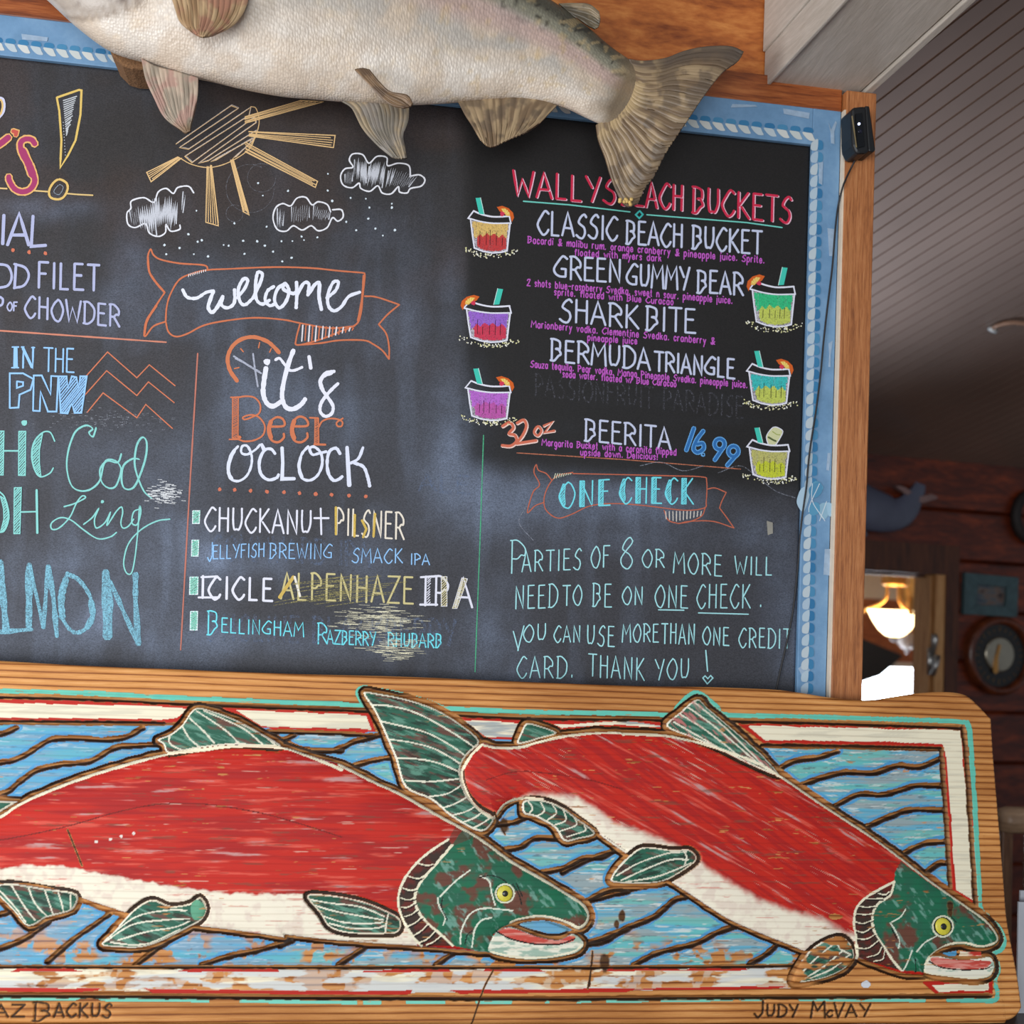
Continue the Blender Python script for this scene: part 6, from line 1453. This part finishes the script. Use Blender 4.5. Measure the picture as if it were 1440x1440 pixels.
yy = np.interp(cb[:, 1], [214, 235, 262, 274, 290, 690, 735, 765, 1000], [2.150, 2.1710, 2.1710, 2.179, 2.186, 2.1865, 2.188, 2.1965, 2.1965])
mb = MB(); mb.tube(np.vstack([at(x, y, d) for (x, y), d in zip(cb, yy)]), .0018, 8); mb.build('cable', M_CABLE, cmr, smooth_shade=True)

# whale on the far wall
M_WHALE = plain('grey_blue_whale_paint', (86, 90, 108), .35, 0, .12, 12)
def fw_lens(name, uz, off, thick, mat, parent, n=40):
    pass
whale = empty('whale_carving', fw(1180, 720, .05), 'grey blue wooden whale with raised tail hung on the dark board wall', 'whale carving')
sp = smooth(np.array([(1110, 694), (1130, 694), (1160, 699), (1195, 706), (1222, 716), (1245, 722), (1262, 722), (1275, 714), (1284, 702), (1291, 690), (1295, 680)], float), False, 5)
hw_ = np.interp(np.linspace(0, 1, len(sp)), [0, .1, .3, .5, .7, .85, 1], [12, 30, 34, 27, 19, 12, 7])
wv_, wf_ = [], []
e_ = np.gradient(sp, axis=0); e_ /= np.linalg.norm(e_, axis=1)[:, None]; nn_ = np.stack([-e_[:, 1], e_[:, 0]], 1)
for i, (p, n_v, h) in enumerate(zip(sp, nn_, hw_)):
    for k in range(20):
        a = 2 * math.pi * k / 20; q = p + n_v * h * math.cos(a); wv_.append(on_plane([q], P0 + NF * (.055 + .0018 * h * math.sin(a) * .55), NF)[0])
wf_ = [tuple(r) for r in grid_quads(len(sp), 20, True)] + [tuple(range(20)), tuple(range(len(sp) * 20 - 1, len(sp) * 20 - 21, -1))]
mesh_obj('body', wv_, wf_, M_WHALE, whale)
M_FLUKE = plain('pinkish_fluke_paint', (132, 104, 100), .45)
for q in ('1294,676 1285,668 1272,660 1257,685 1270,692 1286,690 1300,692 1312,698 1310,703 1300,702 1292,700',):
    q = '1292,700 1280,692 1272,682 1262,672 1257,683 1258,684 1268,686 1281,694 1288,697 1300,694 1313,700 1312,703 1300,706'
    mb = MB(); mb.prism([on_plane([p_], P0 + NF * .045, NF)[0] for p_ in smooth(K('p', '1256,684 1270,686 1283,696 1292,698 1306,695 1315,701 1303,705 1294,708 1288,706 1282,704 1272,697'), True, 3)], NF * .02); mb.build('fluke', M_FLUKE, whale, bevel=.003)
mb = MB(); mb.prism([on_plane([p_], P0 + NF * .05, NF)[0] for p_ in K('p', '1185,722 1205,728 1218,752 1214,756 1196,745')], NF * .015); mb.build('flipper', M_WHALE, whale, bevel=.003)
mb = MB(); a_ = fw(1200, 708, .0); mb.tube([fw(1200, 708, .0), fw(1200, 708, .05)], .008); mb.build('peg', M_DARKTRIM, whale)

# framed picture and round barometer
M_TEAL = plain('worn_teal_frame', (62, 84, 88), .5, 0, .2, 40, .3)
pic = empty('framed_picture', fw(1394, 868, .01), 'small picture in a wide weathered teal frame on the dark board wall', 'picture')
def fquad(name, q, o0, o1, mat, parent, bev=.002):
    mb = MB(); mb.prism([on_plane([p_], P0 + NF * o1, NF)[0] for p_ in q], -NF * (o1 - o0)); return mb.build(name, mat, parent, bevel=bev)
O4, I4 = K('p', '1358,805 1433,812 1431,868 1356,864'), K('p', '1376,822 1417,826 1415,853 1374,850')
for k in range(4): fquad('frame', [O4[k], O4[(k + 1) % 4], I4[(k + 1) % 4], I4[k]], .0165, .04, M_TEAL, pic)
fquad('backing', [O4[0] + (1, 1), O4[1] + (-1, 1), O4[2] + (-1, -1), O4[3] + (1, -1)], .0165, .02, M_DARKTRIM, pic, 0)
def print_mat():
    mt, nt, b = nodes('seascape_print'); tc = N(nt, 'ShaderNodeTexCoord'); nz = N(nt, 'ShaderNodeTexNoise', Scale=22.0, Detail=4.0); mp = N(nt, 'ShaderNodeMapping'); mp.inputs['Scale'].default_value = (1, 1, 2.2)
    nt.links.new(tc.outputs['Object'], mp.inputs[0]); nt.links.new(mp.outputs[0], nz.inputs['Vector'])
    r = ramp(nt, [(.36, lin(40, 36, 40)), (.48, lin(112, 92, 82)), (.6, lin(84, 90, 94)), (.7, lin(50, 66, 82))]); nt.links.new(nz.outputs[0], r.inputs[0]); nt.links.new(r.outputs[0], b.inputs['Base Color']); return mt
fquad('print', I4, .021, .024, print_mat(), pic, 0)

bar = empty('barometer', fw(1401, 920, .0165), 'round wooden barometer with a brass dial below the teal picture', 'barometer')
bc_ = fw(1401, 921.5, .0165); rb = 0.0
rb = np.linalg.norm(fw(1401 + 46, 919) - fw(1401, 919)) 
M_MAHOG = wood('mahogany_case', (52, 22, 10), (92, 42, 20), (120, 60, 30), (6, 6, 6), 3, .3, .05); M_DIAL = plain('black_dial', (26, 24, 22), .3); M_BRASS = plain('brushed_brass_plate', (168, 160, 142), .24, .85, .08, 60); M_GOLD = plain('brass_needle', (196, 142, 76), .35, .6)
mb = MB(); mb.lathe([(rb, .0), (rb, .022), (rb * .95, .036), (rb * .86, .04), (rb * .80, .032), (rb * .78, .016)], bc_, NF, 56); mb.build('case', M_MAHOG, bar, smooth_shade=True)
mb = MB(); mb.lathe([(rb * .8, .012), (rb * .8, .017), (.0001, .017)], bc_, NF, 48); mb.build('dial', M_DIAL, bar)
mb = MB(); mb.lathe([(rb * .44, .017), (rb * .44, .022), (rb * .40, .0245), (.0001, .0245)], bc_ + np.array([0, 0, 0.004]), NF, 48); mb.build('centre_plate', M_BRASS, bar, smooth_shade=True)
def needle(name, q, o, mat): fquad(name, q, o, o + .003, mat, bar, 0)
needle('needle', K('p', '1405,906 1408,908 1404,925 1404,945 1400,948 1397,944 1400,925'), .0435, M_GOLD)
mb = MB()
for k in range(24):
    a = 2 * math.pi * k / 24; e1_ = E1 * math.cos(a) + np.array([0, 0, 1]) * math.sin(a); mb.tube([bc_ + e1_ * rb * .60 + NF * .0185, bc_ + e1_ * rb * (.68 if k % 3 else .72) + NF * .0185], .0007, 5)
mb.build('scale_marks', M_GOLD, bar)
# dark ornament cut by the picture's right edge
mb = MB(); an = np.linspace(0, 2 * math.pi, 33); cen = fw(1452, 727, .035); ru = np.linalg.norm(fw(1475, 727) - fw(1452, 727)) 
mb.tube([cen + E1 * ru * math.cos(a) + np.array([0, 0, 1]) * ru * 1.15 * math.sin(a) for a in an], .022, 10, False)
o_ = mb.build('wall_ring', plain('dark_rope_ring', (30, 22, 20), .7, 0, .3, 60, .6), None, fw(1452, 727, .0165), True); put(o_, 'dark ring hung on the board wall at the right edge', 'wall ring')

# thin tan rod with a pale tip on the boarded ceiling
def cl(x, y, o=0.0): return on_plane([(x, y)], CA - NC * o, NC)[0]
rod = empty('ceiling_rod', cl(1398, 462, .0), 'thin curved tan rod with pale tip fixed under the brown board ceiling', 'rod')
mb = MB(); mb.tube(np.vstack([cl(x, y, o) for x, y, o in ((1397, 461, .012), (1402, 458, .012), (1412, 455, .012), (1425, 453.5, .012), (1440, 455, .012), (1475, 462, .012))]), .0075, 8); mb.build('shaft', plain('tan_rod', (150, 112, 90), .5), rod, smooth_shade=True)
mb = MB(); mb.tube(np.vstack([cl(1392, 462, .010), cl(1400, 466, .010)]), .0085, 8); mb.build('tip', plain('pale_tip', (196, 190, 184), .5), rod, smooth_shade=True)['label'] = 'pale tip'

# two bowl lamps in the room beyond
M_BRUSH = plain('brushed_gold', (206, 158, 92), .3, .75); M_NICK = plain('pale_nickel', (190, 184, 180), .3, .8)
def bowl_lamp(px_, depth, rx, dy, label, lit, zceil):
    c = at(px_[0], px_[1], depth)                       # middle of the bowl's rim
    k = depth / FPX; R_ = rx * k
    root = empty('bowl_lamp', (c[0], c[1], zceil), label, 'ceiling lamp', 'bowl lamps in the room beyond the doorway')
    zt = c[2] + dy[0] * k; zb_ = c[2] - dy[1] * k
    mb = MB(); mb.lathe([(.0001, zceil - zt + .0), (R_ * .5, zceil - zt), (R_ * .5, .012), (R_ * .44, 0), (.0001, -.002)], (c[0], c[1], zt), (0, 0, 1), 28); mb.build('canopy', M_BRUSH, root, smooth_shade=True)
    for j in range(3):
        a = math.radians(-90 + 120 * j + 4); d2 = np.array([math.cos(a), math.sin(a), 0]); pth = smooth(np.array([np.array([c[0], c[1], zt - .004]) + d2 * R_ * r1 - np.array([0, 0, h1]) * (zt - c[2]) for r1, h1 in ((.3, 0), (.28, .3), (.36, .55), (.62, .8), (1.02, .98), (1.06, 1.05))]), False, 5)
        mb = MB(); mb.tube(pth, .0085, 8); mb.tube([pth[-1] + d2 * -.004, pth[-1] + d2 * .014], .011, 8); mb.build('arm', M_BRUSH, root, smooth_shade=True)
    pr = [(R_ * 1.0, 0), (R_ * .93, -.12), (R_ * .78, -.42), (R_ * .58, -.72), (R_ * .34, -.93), (R_ * .12, -1.0), (.0001, -1.0)]; H_ = c[2] - zb_
    mb = MB(); mb.lathe([(r, h * H_) for r, h in pr] , c, (0, 0, 1), 40)
    if lit:
        mt = emit('lit_bowl_glass', (255, 222, 164), lit)
    else: mt = plain('frosted_bowl_glass', (206, 196, 190), .4)
    mb.build('bowl', mt, root, smooth_shade=True)
    mb = MB(); mb.lathe([(R_ * .14, .006), (R_ * .16, -.008), (R_ * .08, -.02), (.0001, -.026)], (c[0], c[1], zb_), (0, 0, 1), 20); mb.build('finial', M_NICK, root, smooth_shade=True)
ZC2 = 2.14
bowl_lamp((1258, 858), 5.35, 40, (36, 40), 'lit bowl lamp on three curved arms seen through the doorway', 6.0, ZC2)
bowl_lamp((1276, 890), 6.0, 22, (26, 25), 'smaller unlit bowl lamp behind the lit one', 0, ZC2)

# bar chair and menus past the right end of the plank
M_PALE = wood('pale_chair_wood', (128, 100, 76), (160, 130, 102), (182, 152, 124), (2, 2, 10), 3, .45, .1); M_CHW = wood('brown_chair_wood', (70, 44, 28), (104, 70, 46), (126, 90, 62), (10, 10, 1.6), 3, .45, .1)
yk = 2.95
c_tl, c_br = at(1406, 1134, yk), at(1440, 1172, yk)
ch = empty('bar_chair', (c_tl[0] + .24, yk + .16, 0), 'wooden bar chair with a pale rounded top rail behind the plank', 'chair')
zt_, zb2 = c_tl[2], c_br[2]; x0, x1 = c_tl[0], c_tl[0] + .46
mb = MB(); mb.tube([(x0 + .0, yk, (zt_ + zb2) / 2), (x0 + .02, yk, (zt_ + zb2) / 2), (x1 - .02, yk, (zt_ + zb2) / 2), (x1, yk, (zt_ + zb2) / 2)], [(zt_ - zb2) * .42, (zt_ - zb2) / 2, (zt_ - zb2) / 2, (zt_ - zb2) * .42], 16); mb.build('top_rail', M_PALE, ch, smooth_shade=True)['label'] = 'pale rounded top rail'
for k in range(7):
    xx = x0 + .02 + k * .07; mb = MB(); mb.box((xx - .016, yk - .008, .76), (xx + .016, yk + .008, (zt_ + zb2) / 2)); mb.build('spindle', M_CHW, ch, bevel=.004)
mb = MB(); mb.box((x0 - .01, yk - .02, .71), (x1 + .01, yk + .42, .76)); mb.build('seat', M_CHW, ch, bevel=.01)
for xx, yv in ((x0 + .02, yk + .01), (x1 - .02, yk + .01), (x0 + .02, yk + .38), (x1 - .02, yk + .38)):
    mb = MB(); mb.tube([(xx, yv, .0), (xx, yv, .71)], [.017, .022], 10); mb.build('leg', M_CHW, ch, smooth_shade=True)
for yv in (yk + .01, yk + .38): mb = MB(); mb.tube([(x0 + .02, yv, .3), (x1 - .02, yv, .3)], .012, 8); mb.build('stretcher', M_CHW, ch, smooth_shade=True)

M_PAPER = plain('white_paper', (186, 188, 194), .8, 0, .03)
ma = at(1431.5, 1268, 2.10); mt_ = at(1434, 1252, 2.13)
for k, (p, yv, lb) in enumerate(((ma, 2.10, 'front white paper menu standing on the counter beyond the plank'), (mt_, 2.13, 'rear white paper menu standing taller behind the front one'))):
    mb = MB(); mb.box((p[0], yv - .002, zc + .0005), (p[0] + .21, yv + .002, p[2])); put(mb.build('paper_menu', M_PAPER, None, (p[0] + .1, yv, zc)), lb, 'menu', 'paper menus on the counter')
